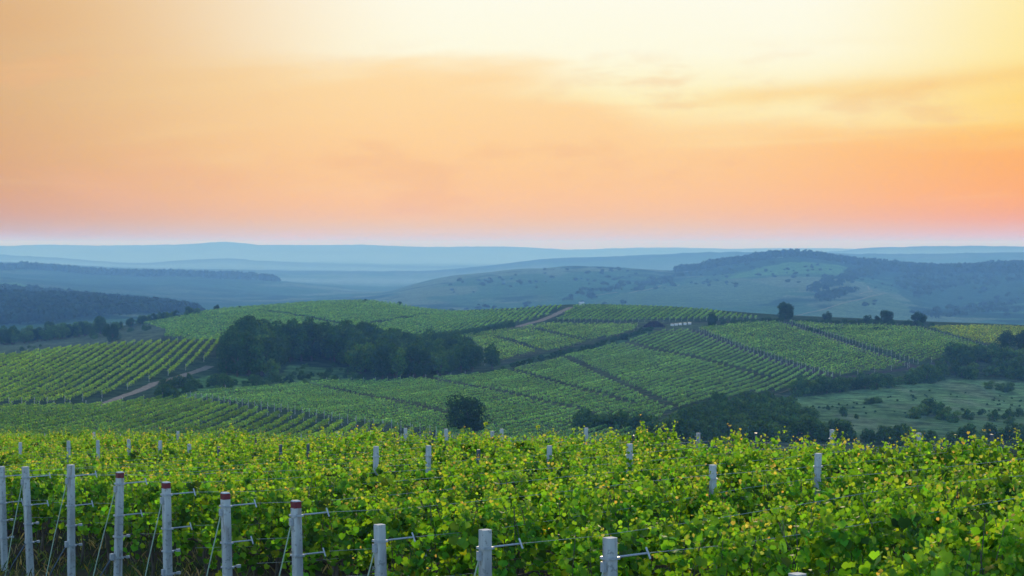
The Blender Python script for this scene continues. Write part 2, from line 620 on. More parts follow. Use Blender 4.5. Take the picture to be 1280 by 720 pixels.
def ground_z(X, Y):
    """Ground height by bilinear lookup in the terrain grid (visible sector)."""
    X, Y = np.atleast_1d(np.asarray(X, float)), np.atleast_1d(np.asarray(Y, float))
    th = np.arctan2(X, Y)
    i = np.clip(np.searchsorted(TH, th) - 1, 0, len(TH) - 2)
    a = (th - TH[i]) / (TH[i + 1] - TH[i])
    D = np.hypot(X, Y) * np.cos(np.clip(th, R(-17.7), R(17.7)))
    j = np.clip(np.searchsorted(DD, D) - 1, 0, len(DD) - 2)
    b = np.clip((D - DD[j]) / (DD[j + 1] - DD[j]), 0, 1)
    return (ZG[i, j] * (1 - a) + ZG[i + 1, j] * a) * (1 - b) + (ZG[i, j + 1] * (1 - a) + ZG[i + 1, j + 1] * a) * b


DFINE = np.concatenate([np.arange(100, 1400, 1.0), np.arange(1400, 16000, 10.0)])


def ground_at(px, py, dmin=200.0):
    """World point of the ground seen at a place of the photograph."""
    t = (px - 640) / F
    d = DFINE[DFINE >= dmin]
    z = ground_z(t * d, d)
    hit = np.nonzero(slope_of(py) * d <= z)[0]
    D = d[hit[0]] if len(hit) else d[-1]
    return Vector((t * D, D, float(ground_z(t * D, D)[0])))


def poly_xy(pts, dmin=200.0):
    return [tuple(ground_at(x, y, dmin)[:2]) for x, y in pts]


def inside(poly, X, Y):
    X, Y = np.asarray(X, float), np.asarray(Y, float)
    r = np.zeros(X.shape, bool)
    n = len(poly)
    for i in range(n):
        x0, y0 = poly[i]
        x1, y1 = poly[(i + 1) % n]
        if y0 == y1:
            continue
        c = ((y0 > Y) != (y1 > Y)) & (X < (x1 - x0) * (Y - y0) / (y1 - y0) + x0)
        r ^= c
    return r


# ---- ground cover colours (soil, turf, pasture and woodland floor, with far valley mist painted in)
def lerp(a, b, m):
    return a * (1 - m[..., None]) + np.array(b) * m[..., None]


def sstep(x, a, b):
    s = np.clip((x - a) / (b - a), 0, 1)
    return s * s * (3 - 2 * s)


P_PASTURE = poly_xy([(960, 500), (1040, 492), (1120, 480), (1190, 474), (1300, 480), (1310, 530), (1290, 548), (900, 548), (930, 515)])
P_SLOPE = poly_xy([(-40, 436), (0, 430), (100, 419), (160, 408), (200, 402), (208, 412), (200, 424), (160, 428), (80, 436), (0, 444), (-40, 448)], 720)
P_CLEAR = poly_xy([(210, 500), (232, 476), (270, 468), (345, 474), (360, 456), (440, 460), (460, 477), (400, 482), (320, 488), (236, 499)])
P_DITCH = poly_xy([(600, 468), (650, 450), (740, 432), (806, 412), (826, 413), (745, 437), (660, 458), (610, 470)])
P_YARD = poly_xy([(796, 412), (800, 403), (870, 402), (905, 404), (862, 412), (830, 414)])


P_FIELD = poly_xy([(905, 348), (950, 334), (985, 328), (1020, 328), (1060, 334), (1050, 343), (1010, 350), (960, 350)], 1700)
P_LEFT = poly_xy([(-30, 353), (20, 353), (60, 360), (95, 371), (60, 371), (-30, 366)], 2400)
P_TAN = poly_xy([(965, 402), (1040, 385), (1108, 367), (1130, 380), (1165, 404), (1100, 408)], 1700)
P_TAN2 = poly_xy([(720, 384), (800, 364), (870, 350), (940, 352), (1000, 360), (960, 380), (860, 388)], 1700)
P_DARK = poly_xy([(1110, 345), (1290, 338), (1295, 372), (1220, 378), (1150, 384), (1125, 368)], 1700)


def cover_colour():
    C = np.empty(XG.shape + (3,))
    n1 = fbm(XG / 6, YG / 6, 21, 4)
    n2 = fbm(XG / 55, YG / 55, 31, 4)
    C[:] = np.array((.040, .058, .026))
    C = lerp(C, (.066, .066, .040), sstep(n1 + n2, 0.1, 0.9) * 0.7)
    # foreground soil and rough grass
    fgm = 1 - sstep(D2, 95, 160)
    C = lerp(C, (.050, .034, .024), fgm)
    C = lerp(C, (.040, .052, .020), fgm * sstep(fbm(XG / 1.3, YG / 1.3, 5, 3), -0.3, 0.4))
    for poly, col, k in ((P_PASTURE, (.120, .180, .066), .9), (P_SLOPE, (.085, .100, .058), .9), (P_CLEAR, (.095, .165, .045), .9), (P_DITCH, (.050, .092, .030), .9), (P_YARD, (.085, .105, .05), .8)):
        m = inside(poly, XG, YG) & (D2 < 1300)
        C = lerp(C, col, np.where(m, k * (0.8 + 0.35 * np.clip(n2, -1, 1)), 0).clip(0, 1))
    mp = inside(P_PASTURE, XG, YG) & (D2 < 1300)
    C = lerp(C, (.16, .16, .09), np.where(mp, .5 * sstep(fbm(XG / 14, YG / 30, 77, 4), 0.0, .45), 0))
    C = lerp(C, (.06, .10, .04), np.where(mp, .5 * sstep(fbm(XG / 9, YG / 16, 87, 4), 0.1, .5), 0))
    # far country: pasture, ploughland, strips, scrub, and valley mist painted as pale bands
    far = sstep(D2, 1300, 1700)
    p1 = fbm(XG / 420, YG / 520, 41, 4)
    p2 = fbm(XG / 160, YG / 420, 51, 4)
    FC = np.empty_like(C)
    FC[:] = np.array((.070, .105, .050))
    FC = lerp(FC, (.160, .150, .085), sstep(p2, 0.05, 0.2) * 0.9)
    FC = lerp(FC, (.055, .100, .046), sstep(-p2, 0.05, 0.2) * 0.9)
    FC = lerp(FC, (.026, .046, .028), sstep(p1 - 0.2 + 0.45 * fbm(XG / 60, YG / 75, 61, 3), 0.0, 0.14) * 0.95)
    pxg = 640 + F * T2
    lb = (1 - sstep(pxg + 60 * fbm(XG / 300, YG / 300, 63, 3), 230, 420)) * sstep(D2, 2200, 2500) * (1 - sstep(D2, 4900, 5400))
    FC = lerp(FC, (.036, .060, .036), lb * (.55 + .4 * sstep(fbm(XG / 120, YG / 260, 93, 4), -.3, .4)))
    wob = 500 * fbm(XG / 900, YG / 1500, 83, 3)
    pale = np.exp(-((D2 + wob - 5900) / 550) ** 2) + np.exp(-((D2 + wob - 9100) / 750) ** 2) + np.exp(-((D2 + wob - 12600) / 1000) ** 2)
    FC = lerp(FC, (.27, .26, .19), pale.clip(0, 1) * .9)  # mist between the ridges put into the colour as pale low fields
    for poly, colr, d0, d1 in ((P_FIELD, (.105, .165, .055), 3300, 3950), (P_LEFT, (.110, .165, .065), 2400, 4300), (P_TAN, (.115, .135, .062), 1900, 3600), (P_TAN2, (.095, .120, .058), 1900, 3600), (P_DARK, (.035, .062, .034), 2200, 3700)):
        FC = lerp(FC, colr, np.where(inside(poly, XG, YG) & (D2 > d0) & (D2 < d1), .85, 0.0))
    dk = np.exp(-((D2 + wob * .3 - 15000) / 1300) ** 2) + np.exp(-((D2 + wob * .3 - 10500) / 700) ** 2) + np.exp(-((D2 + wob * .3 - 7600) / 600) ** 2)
    FC = lerp(FC, (.022, .032, .022), dk.clip(0, 1) * .9)  # forested ridge tops darkened to set off the painted mist below
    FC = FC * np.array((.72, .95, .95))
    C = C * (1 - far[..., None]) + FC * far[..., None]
    return C


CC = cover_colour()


def ground_material():
    m, t, out = new_mat('ground_cover')
    at = nd(t, 'ShaderNodeAttribute', attribute_name='Col')
    geo = nd(t, 'ShaderNodeNewGeometry')
    n = nd(t, 'ShaderNodeTexNoise')
    n.inputs['Scale'].default_value = 0.9
    n.inputs['Detail'].default_value = 8
    n.inputs['Roughness'].default_value = 0.65
    t.links.new(geo.outputs['Position'], n.inputs['Vector'])
    n2 = nd(t, 'ShaderNodeTexNoise')
    n2.inputs['Scale'].default_value = 0.03
    n2.inputs['Detail'].default_value = 6
    t.links.new(geo.outputs['Position'], n2.inputs['Vector'])
    n3 = nd(t, 'ShaderNodeTexNoise')
    n3.inputs['Scale'].default_value = 0.22
    n3.inputs['Detail'].default_value = 7
    n3.inputs['Roughness'].default_value = 0.7
    t.links.new(geo.outputs['Position'], n3.inputs['Vector'])
    v = mth(t, 'MULTIPLY', mth(t, 'MULTIPLY', mth(t, 'MULTIPLY_ADD', n.outputs[0], 1.2, 0.4), mth(t, 'MULTIPLY_ADD', smooth(t, n3.outputs[0], .36, .64), .9, .55)), mth(t, 'MULTIPLY_ADD', n2.outputs[0], 1.0, 0.5))
    c = mixc(t, 1.0, at.outputs['Color'], v, 'MULTIPLY')
    bs = nd(t, 'ShaderNodeBsdfDiffuse')
    bs.inputs['Roughness'].default_value = 0.6
    t.links.new(c, bs.inputs['Color'])
    b = nd(t, 'ShaderNodeBump')
    b.inputs['Strength'].default_value = 0.5
    b.inputs['Distance'].default_value = 0.15
    t.links.new(n.outputs[0], b.inputs['Height'])
    t.links.new(b.outputs[0], bs.inputs['Normal'])
    t.links.new(bs.outputs[0], out.inputs[0])
    return m


def build_ground():
    nth, ndp = XG.shape
    V = np.stack([XG, YG, ZG], -1).reshape(-1, 3)
    idx = np.arange(nth * ndp).reshape(nth, ndp)
    Fq = np.stack([idx[:-1, :-1], idx[1:, :-1], idx[1:, 1:], idx[:-1, 1:]], -1).reshape(-1, 4)
    # close the tiny hole under the camera
    c = len(V)
    V = np.vstack([V, [[0, 0, float(ZG[:, 0].mean())]]])
    T = np.stack([np.full(nth - 1, c), idx[1:, 0], idx[:-1, 0]], -1)
    T4 = np.concatenate([T, T[:, :1]], 1)
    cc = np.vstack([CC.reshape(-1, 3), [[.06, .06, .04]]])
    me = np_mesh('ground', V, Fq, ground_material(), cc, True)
    o = link(bpy.data.objects.new('ground', me))
    tag(o, kind='structure')
    return o


build_ground()

# ------------------------------------------------------------------ dirt tracks
M_DIRT = noise_material('dirt', (.13, .11, .085), (.24, .20, .155), 0.9, 1.0, bump=0.3, coord='Object', detail=8, spec=0.0)
M_EARTH = noise_material('worked_earth', (.040, .036, .034), (.070, .062, .058), 0.9, 1.0, bump=0.3, coord='Object', detail=8, spec=0.0)


def track(name, pix, w, mat=None, lift=0.03):
    P = [ground_at(x, y, 1500.0 if name == 'hill_path' else 200.0) for x, y in pix]
    Q = []
    for a, b in zip(P[:-1], P[1:]):
        n = max(2, int((b - a).length / 3))
        for i in range(n):
            Q.append(a.lerp(b, i / n))
    Q.append(P[-1])
    V, Fq = [], []
    for i, q in enumerate(Q):
        d = Q[min(i + 1, len(Q) - 1)] - Q[max(0, i - 1)]
        d = Vector((d.x, d.y, 0)).normalized()
        s = Vector((d.y, -d.x, 0))
        ww = w * (0.85 + 0.3 * random.random())
        for k in (-.5, -.17, .17, .5):
            p = q + s * ww * k
            V.append((p.x, p.y, float(ground_z(p.x, p.y)[0]) + lift))
    for i in range(len(Q) - 1):
        for k in range(3):
            a = i * 4 + k
            Fq.append((a, a + 1, a + 5, a + 4))
    me = np_mesh(name, V, Fq, mat or M_DIRT, None, True)
    o = link(bpy.data.objects.new(name, me))
    tag(o, kind='structure')
    return o


track('dirt_track', [(122, 507), (150, 496.5), (172, 489), (192, 480), (215, 474), (240, 466), (262, 458)], 2.6)
track('dirt_track', [(628, 413), (650, 408), (672, 402), (692, 394.5), (705, 388), (714, 384)], 3.4)
track('dirt_track', [(800, 411), (830, 413), (862, 413.5), (905, 429), (960, 449), (1005, 461), (1046, 474)], 5.0, M_EARTH)
track('dirt_track', [(640, 413), (690, 404.5), (740, 406), (800, 406), (860, 404), (930, 402)], 4.0, M_EARTH)
track('dirt_track', [(972, 401), (1020, 417), (1075, 436), (1146, 459)], 3.5, M_EARTH)
track('dirt_track', [(330, 391), (375, 398), (428, 408)], 4.0, M_EARTH)
M_PALE = noise_material('dry_grass_path', (.17, .15, .09), (.25, .21, .13), 0.05, 1.0, spec=0.0)
track('hill_path', [(968, 399), (1000, 394), (1040, 384), (1075, 375), (1108, 367)], 2.5, M_PALE, .3)
track('hill_path', [(735, 371), (770, 366), (800, 363.5), (850, 356)], 3, M_PALE, .3)
track('hill_path', [(1085, 358), (1090, 364), (1075, 368)], 2.5, M_PALE, .3)
track('dirt_track', [(1046, 474), (1100, 466), (1146, 459), (1200, 449), (1244, 441)], 4.0, M_EARTH)

# ------------------------------------------------------------------ leaf clump meshes
def rand_unit(n):
    v = rng.normal(size=(n, 3))
    return v / np.linalg.norm(v, axis=1, keepdims=True)


def clump_geo(P, size, nrm=None, flat=0.6):
    """Bent leaf-clump faces (two triangles' worth each) at points P: returns V, F (quads)."""
    n = len(P)
    N = rand_unit(n)
    if nrm is not None:
        N = N * flat + nrm
        N /= np.linalg.norm(N, axis=1, keepdims=True)
    A = np.cross(N, rand_unit(n))
    A /= np.linalg.norm(A, axis=1, keepdims=True) + 1e-9
    B = np.cross(N, A)
    s = np.broadcast_to(np.asarray(size, float), (n,))[:, None]
    k = lambda: (0.7 + 0.6 * rng.random((n, 1)))
    b = (rng.random((n, 1)) - .5) * 0.5
    V = np.stack([P + A * s * .5 * k() + N * s * b, P + B * s * .5 * k() - N * s * b, P - A * s * .5 * k() + N * s * b, P - B * s * .5 * k() - N * s * b], 1)
    Fq = np.arange(4 * n).reshape(n, 4)
    return V.reshape(-1, 3), Fq


def clump_mesh(name, P, size, nrm, cols, mat, flat=0.6):
    V, Fq = clump_geo(P, size, nrm, flat)
    return np_mesh(name, V, Fq, mat, np.repeat(cols, 4, 0))


def vary(base, n, spread=0.25, hue=0.12):
    c = np.tile(np.array(base, float), (n, 1))
    c *= (1 + spread * rng.normal(size=(n, 1))).clip(0.45, 1.8)
    c[:, 0] *= (1 + hue * rng.normal(size=n)).clip(.6, 1.6)
    return c.clip(0.004, 0.9)


# ------------------------------------------------------------------ vineyards on the hills
ROWCOUNT = [0]
ROWPOST = MB().prism((0, 0, -.2), (0, 0, 1.8), .10, .095).mesh('end_post', M_CONC)


def row_points(a, b, gaps, per_m, w=0.32, h0=0.45, h1=1.75):
    L = math.hypot(b[0] - a[0], b[1] - a[1])
    n = int(L * per_m)
    if n < 6:
        return None
    s = rng.random(n)
    ux, uy = (b[0] - a[0]) / L, (b[1] - a[1]) / L
    sl_ = s * L
    ph = rng.random() * 99
    lump = vnoise(sl_ / 1.4 + ph, np.full(n, ph), 5)
    hh = h0 + (h1 - h0) * np.sqrt(rng.random(n)) + 0.18 * lump
    off = rng.normal(size=n) * w * (0.75 + 0.3 * lump)
    X = a[0] + ux * sl_ - uy * off
    Y = a[1] + uy * sl_ + ux * off
    keep = np.ones(n, bool)
    keep &= rng.random(n) < (0.98 + 0.5 * vnoise(sl_ / 3.1, np.full(n, ph), 8)).clip(0.25, 1)
    for (g, wd) in gaps:
        for p, q in zip(g[:-1], g[1:]):
            dx, dy = q[0] - p[0], q[1] - p[1]
            l2 = dx * dx + dy * dy
            tt = ((X - p[0]) * dx + (Y - p[1]) * dy) / l2
            dist = np.hypot(X - p[0] - tt.clip(0, 1) * dx, Y - p[1] - tt.clip(0, 1) * dy)
            keep &= dist > wd
    X, Y, hh, off = X[keep], Y[keep], hh[keep], off[keep]
    if len(X) < 6:
        return None
    Z = ground_z(X, Y) + hh
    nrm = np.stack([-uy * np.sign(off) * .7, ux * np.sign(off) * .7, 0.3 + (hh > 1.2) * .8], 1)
    return np.stack([X, Y, Z], 1), nrm


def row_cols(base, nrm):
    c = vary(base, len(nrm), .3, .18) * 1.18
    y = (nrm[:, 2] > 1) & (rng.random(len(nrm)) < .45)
    c[y] *= np.array((1.9, 1.55, 1.1))  # young yellow leaves on top; also paints the row-top highlight into the colour
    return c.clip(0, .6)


def vineyard(pix, direction, label, group, spacing=2.5, per_m=9, size=0.42, base=(.08, .17, .03), gaps=(), dmin=200.0, single=True, w=0.30, h1=1.65):
    """direction: two image places along one row. Rows become objects of their own (single) or one stuff object."""
    poly = poly_xy(pix, dmin)
    a, b = (ground_at(x, y, dmin) for x, y in direction)
    d = Vector((b.x - a.x, b.y - a.y)).normalized()
    nrm = Vector((-d.y, d.x))
    gp = [(poly_xy(g, dmin), wd) for g, wd in gaps]
    pr = [p[0] * nrm.x + p[1] * nrm.y for p in poly]
    k0, k1 = int(math.floor(min(pr) / spacing)), int(math.ceil(max(pr) / spacing))
    bulk = []
    for k in range(k0, k1 + 1):
        c = k * spacing
        cuts = []
        m = len(poly)
        for i in range(m):
            p, q = poly[i], poly[(i + 1) % m]
            e0 = p[0] * nrm.x + p[1] * nrm.y - c
            e1 = q[0] * nrm.x + q[1] * nrm.y - c
            if (e0 > 0) != (e1 > 0):
                f = e0 / (e0 - e1)
                cuts.append((p[0] + (q[0] - p[0]) * f) * d.x + (p[1] + (q[1] - p[1]) * f) * d.y)
        cuts.sort()
        Ps, Ns = [], []
        for s0, s1 in zip(cuts[0::2], cuts[1::2]):
            r = row_points((nrm.x * c + d.x * s0, nrm.y * c + d.y * s0), (nrm.x * c + d.x * s1, nrm.y * c + d.y * s1), gp, per_m, w, h1=h1)
            if r:
                Ps.append(r[0])
                Ns.append(r[1])
        if not Ps:
            continue
        P, N = np.vstack(Ps), np.vstack(Ns)
        if single:
            o0 = P[0].copy()
            o0[2] = float(ground_z(o0[0], o0[1])[0])
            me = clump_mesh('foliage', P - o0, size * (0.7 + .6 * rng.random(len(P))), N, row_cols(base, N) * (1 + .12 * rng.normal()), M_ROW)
            o = empty('vine_row', tuple(o0))
            tag(o, label, 'vine row', group)
            link(bpy.data.objects.new('foliage', me), o)
            e0 = np.array([nrm.x * c + d.x * cuts[0], nrm.y * c + d.y * cuts[0]])
            e1 = np.array([nrm.x * c + d.x * cuts[-1], nrm.y * c + d.y * cuts[-1]])
            nn = max(2, int(np.hypot(*(e1 - e0)) / 6))
            ff = np.linspace(0, 1, nn + 1)
            xx, yy2 = e0[0] + (e1[0] - e0[0]) * ff, e0[1] + (e1[1] - e0[1]) * ff
            zz = ground_z(xx, yy2) + .75
            MB().tube([(a1 - o0[0], a2 - o0[1], a3 - o0[2]) for a1, a2, a3 in zip(xx, yy2, zz)], .035, 4).build('cordon', M_BARK, o)
            for ee, z0 in ((e0, zz[0]), (e1, zz[-1])):
                q = link(bpy.data.objects.new('end_post', ROWPOST), o)
                q.location = (ee[0] - o0[0], ee[1] - o0[1], z0 - .75 - o0[2])
            ROWCOUNT[0] += 1
        else:
            bulk.append((P, N))
    if bulk:
        P = np.vstack([x[0] for x in bulk])
        N = np.vstack([x[1] for x in bulk])
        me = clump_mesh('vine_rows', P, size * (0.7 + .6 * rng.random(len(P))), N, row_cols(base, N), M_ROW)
        o = link(bpy.data.objects.new('vine_rows', me))
        tag(o, label, 'vineyard', None, 'stuff')


G1 = (.125, .235, .022)
vineyard([(-70, 454), (0, 448), (80, 438), (160, 431.5), (240, 427.5), (283, 427), (264, 447), (240, 460), (196, 474), (160, 487), (120, 499), (60, 506), (-70, 506)],
         [(150, 480), (213, 432)], 'bright green vine row in the striped plot left of the dark grove', 'vine rows of the striped plot beside the grove', 2.8, 13, 0.38, G1, w=.22, h1=1.55)
vineyard([(-70, 512), (60, 512), (130, 509), (200, 500), (232, 500), (330, 519), (430, 533), (540, 546), (540, 557), (-70, 557)],
         [(330, 545), (372, 521)], 'long vine row sloping down just above the foreground leaves at left', 'vine rows below the dirt track', 2.9, 16, 0.32, (.100, .200, .028), w=.19, h1=1.4)
b1 = [(782, 430), (870, 450), (960, 475)]
b2 = [(708, 449), (770, 479), (842, 513)]
b3 = [(600, 455), (640, 466), (720, 488), (792, 508)]
b4 = [(380, 482), (450, 497), (560, 522)]
b5 = [(525, 474), (590, 487), (660, 501), (720, 515)]
vineyard([(232, 497), (320, 488), (400, 480), (480, 479), (560, 474), (612, 470), (660, 459.5), (745, 438.5), (800, 423), (828, 415.5), (858, 414.5), (905, 431), (960, 451), (1042, 474), (1000, 486), (940, 494), (880, 505), (830, 522), (800, 545), (790, 556), (545, 556), (545, 545), (430, 529), (330, 513)],
         [(800, 470), (870, 450)], 'green vine row in the broad central plot behind the round bush', 'vine rows of the broad central plot', 2.8, 14, 0.29, (.112, .245, .066),
         gaps=((b1, 2.4), (b2, 2.0), (b3, 1.7), (b4, 1.7), (b5, 1.7)), w=.16, h1=1.35)
vineyard([(872, 413), (930, 406), (972, 405), (1060, 435), (1138, 460), (1046, 472), (1000, 459), (930, 436)],
         [(980, 440), (1060, 420)], 'green vine row in the plot below the tallest ridge tree', 'vine rows of the plot under the ridge trees', 2.6, 7, 0.45, (.085, .19, .042))
vineyard([(985, 404), (1040, 409), (1100, 409), (1150, 412), (1190, 424), (1238, 439), (1200, 447), (1150, 456), (1080, 434)],
         [(1080, 440), (1180, 418)], 'green vine row in the plot right of the plain earth lane', 'vine rows of the right hand slope', 2.6, 7, 0.45, (.087, .19, .042))
vineyard([(1160, 411), (1225, 410), (1330, 415), (1330, 428), (1250, 436), (1200, 424)],
         [(1180, 425), (1260, 416)], 'pale green vines beside the trees at the right edge', 'x', 2.6, 7, 0.45, (.125, .200, .030), single=False)
vineyard([(697, 402), (712, 389), (722, 383.5), (760, 384), (830, 386), (880, 389), (935, 397), (952, 400), (860, 401.5), (780, 403.5)],
         [(790, 400), (812, 387)], 'bright green vine row on the rounded top plot beside the upper track', 'vine rows of the rounded top plot', 2.6, 8, 0.45, (.082, .185, .036))
c1 = [(618, 424), (650, 433), (678, 442)]
c2 = [(670, 414), (710, 424), (760, 432)]
vineyard([(566, 425), (600, 419), (640, 413.5), (690, 407), (800, 408.5), (792, 414), (740, 429), (650, 447), (606, 458), (606, 440)],
         [(640, 440), (720, 420)], 'light green vine row in the plot between the grove and the upper track', 'vine rows above the grassy ditch', 2.6, 7, 0.45, (.100, .205, .046), gaps=((c1, 2.2), (c2, 2.2)))
l1 = [(328, 390.5), (375, 397.5), (430, 408.5)]
l2 = [(440, 412), (490, 402), (540, 394)]
l3 = [(456, 377.5), (500, 383), (556, 389.8)]
vineyard([(177, 405.5), (205, 401.5), (230, 396.8), (265, 389.5), (330, 384), (400, 378.5), (452, 377.5), (500, 382), (560, 390.5), (600, 391), (640, 389), (690, 384), (704, 384), (684, 396), (640, 408.5), (560, 421.5), (500, 428), (420, 432), (340, 438), (282, 424), (225, 424), (205, 424), (208, 414)],
         [(500, 415), (560, 396)], 'smooth green vineyard over the long left dome behind the grove', 'x', 2.7, 5.5, 0.5, (.088, .205, .052), gaps=((l1, 3), (l2, 2.0), (l3, 2.5)), dmin=600, single=False)
print('ROWS', ROWCOUNT[0])

# ------------------------------------------------------------------ trees and shrubs
def crown_points(rx, rz, zc, lobes, n, seed):
    """Leaf positions on many uneven lobes; returns P, N."""
    r = np.random.default_rng(seed)
    P, N = [], []
    C = []
    for i in range(lobes):
        u = r.normal(size=3)
        u /= np.linalg.norm(u)
        q = 0.5 + 0.42 * r.random()
        c = np.array([u[0] * rx * q, u[1] * rx * q, zc + u[2] * rz * q])
        s = (0.30 + 0.24 * r.random())
        C.append((c, rx * s, rz * s))
    tot = sum(a * b for _, a, b in C)
    for c, a, b in C:
        k = int(n * a * b / tot)
        d = r.normal(size=(k, 3))
        d /= np.linalg.norm(d, axis=1, keepdims=True)
        rad = (0.72 + 0.36 * r.random((k, 1)) ** .7)
        rad *= 1 + 0.25 * np.sin(d[:, :1] * 5 + i) * np.cos(d[:, 2:3] * 6)
        p = c + d * np.array([a, a, b]) * rad
        P.append(p)
        N.append(d)
    return np.vstack(P), np.vstack(N)


def tree_variant(h, rx, lobes, n, leaf, base, seed, trunk_h=None, low=0.12):
    base = tuple(1.02 * c for c in base)
    """A tree standing at the origin: returns (crown mesh, trunk mesh)."""
    rz = h * (1 - low) / 2
    zc = h * low + rz
    P, N = crown_points(rx, rz, zc, lobes, n, seed)
    P[:, 2] = np.maximum(P[:, 2], 0.08 * h * (low > .05) + .05)
    cm = clump_mesh('crown', P, leaf * (0.7 + .6 * rng.random(len(P))), N, vary(base, len(P), .28, .15), M_TREE, flat=0.8)
    mb = MB()
    r = random.Random(seed)
    tr = h * 0.028
    lean = (r.uniform(-.03, .03) * h, r.uniform(-.03, .03) * h)
    top = (lean[0], lean[1], h * 0.62)
    mb.tube([(0, 0, -0.3), (lean[0] * .3, lean[1] * .3, h * .2), (lean[0] * .6, lean[1] * .6, h * .4), top], [tr * 1.3, tr, tr * .75, tr * .3], 7)
    for i in range(6):
        w = i * 1.05 + r.random()
        z0 = h * r.uniform(.18, .45)
        f = z0 / (h * .62)
        b = (lean[0] * f, lean[1] * f, z0)
        mb.tube([b, (b[0] + math.cos(w) * rx * .35, b[1] + math.sin(w) * rx * .35, z0 + h * .13), (b[0] + math.cos(w) * rx * .62, b[1] + math.sin(w) * rx * .62, z0 + h * .3)],
                [tr * .5, tr * .33, tr * .12], 5)
    return cm, mb.mesh('trunk', M_BARK, True)


DARK = (.040, .092, .022)
TREES = [tree_variant(10.0, 3.9, 13, 3200, 0.55, DARK, 1), tree_variant(9.2, 4.3, 15, 3400, 0.5, (.058, .118, .022), 2),
         tree_variant(11.0, 4.0, 14, 3400, 0.5, (.034, .080, .024), 3), tree_variant(8.6, 3.6, 12, 2800, 0.5, (.075, .145, .028), 4),
         tree_variant(9.6, 4.4, 16, 3200, 0.5, (.060, .126, .022), 5), tree_variant(10.4, 3.7, 13, 3000, 0.5, (.030, .070, .022), 6)]
SHRUBS = [tree_variant(3.2, 2.0, 9, 1000, 0.36, (.046, .100, .024), 11, low=0.0), tree_variant(2.6, 2.2, 10, 1000, 0.36, (.064, .126, .026), 12, low=0.0),
          tree_variant(3.8, 2.1, 9, 1100, 0.36, (.038, .084, .022), 13, low=0.0)]


def plant(name, variants, X, Y, s, label, cat, group=None, sz=1.0, rz=None, trunk=True, trunk_name='trunk'):
    cm, tm = random.choice(variants) if isinstance(variants, list) else variants
    o = empty(name, (X, Y, float(ground_z(X, Y)[0])), random.uniform(0, 6.28) if rz is None else rz)
    o.scale = (s, s, s * sz)
    tag(o, label, cat, group)
    link(bpy.data.objects.new('crown', cm), o)
    if trunk:
        link(bpy.data.objects.new(trunk_name, tm), o)
    return o


def scatter(poly, spacing, jitter=0.35):
    xs = [p[0] for p in poly]
    ys = [p[1] for p in poly]
    out = []
    y = min(ys)
    r = 0
    while y <= max(ys):
        x = min(xs) + (r % 2) * spacing / 2
        while x <= max(xs):
            X = x + random.uniform(-jitter, jitter) * spacing
            Y = y + random.uniform(-jitter, jitter) * spacing
            if inside(poly, np.array([X]), np.array([Y]))[0]:
                out.append((X, Y))
            x += spacing
        y += spacing * .87
        r += 1
    return out


# the dark grove
grove = poly_xy([(276, 468), (300, 473), (338, 471), (349, 458), (380, 452), (425, 454), (440, 468), (470, 476), (505, 475), (560, 469), (592, 464), (600, 452), (575, 448), (530, 446), (470, 441), (400, 440), (320, 440), (290, 446)])
for X, Y in scatter(grove, 6.2):
    px = 640 + F * X / Y
    s = random.uniform(.85, 1.12) * float(np.interp(px, [400, 470, 520, 560, 600], [1.0, .93, .84, .72, .66])) * (0.78 if px < 300 else 1.0)
    plant('grove_tree', TREES, X, Y, s, 'dense dark broadleaf tree of the grove in the middle of the hillside', 'tree', 'trees of the dark grove')
p = ground_at(615, 462)
plant('grove_tree', TREES[0], p.x, p.y, 0.68, 'rounded dark tree at the right end of the grove, set slightly apart', 'tree', 'trees of the dark grove')
p = ground_at(590, 465)
plant('grove_tree', TREES[2], p.x, p.y, 0.78, 'tall rounded dark tree next to last at the right end of the grove', 'tree', 'trees of the dark grove')
p = ground_at(338, 474)
plant('grove_tree', TREES[3], p.x, p.y, 0.62, 'small paler green tree in front of the left part of the grove', 'tree', 'trees of the dark grove')
# shrubs in the clearing before the grove
for X, Y in scatter(poly_xy([(205, 487), (235, 475), (300, 476), (345, 475), (352, 470), (356, 480), (300, 487), (230, 492)]), 6.5, .45):
    if random.random() < .75:
        plant('shrub', SHRUBS, X, Y, random.uniform(.45, .9), 'low green shrub in the rough clearing below the grove', 'shrub', 'shrubs in the clearing below the grove', trunk_name='stem')
for X, Y in scatter(poly_xy([(352, 472), (380, 458), (430, 458), (456, 477), (380, 481)]), 9.5, .5):
    plant('shrub', SHRUBS, X, Y, random.uniform(.25, .6), 'small shrub on the green lawn in the notch of the grove', 'shrub', 'shrubs on the lawn in the grove', trunk_name='stem')
for x, y, s in ((208, 500, 1.0), (216, 501, .9), (200, 499, .6)):
    p = ground_at(x, y)
    plant('shrub', SHRUBS[2], p.x, p.y, s, 'dark shrub at the corner by the pale dirt track', 'shrub', 'dark shrubs at the track corner', trunk_name='stem')

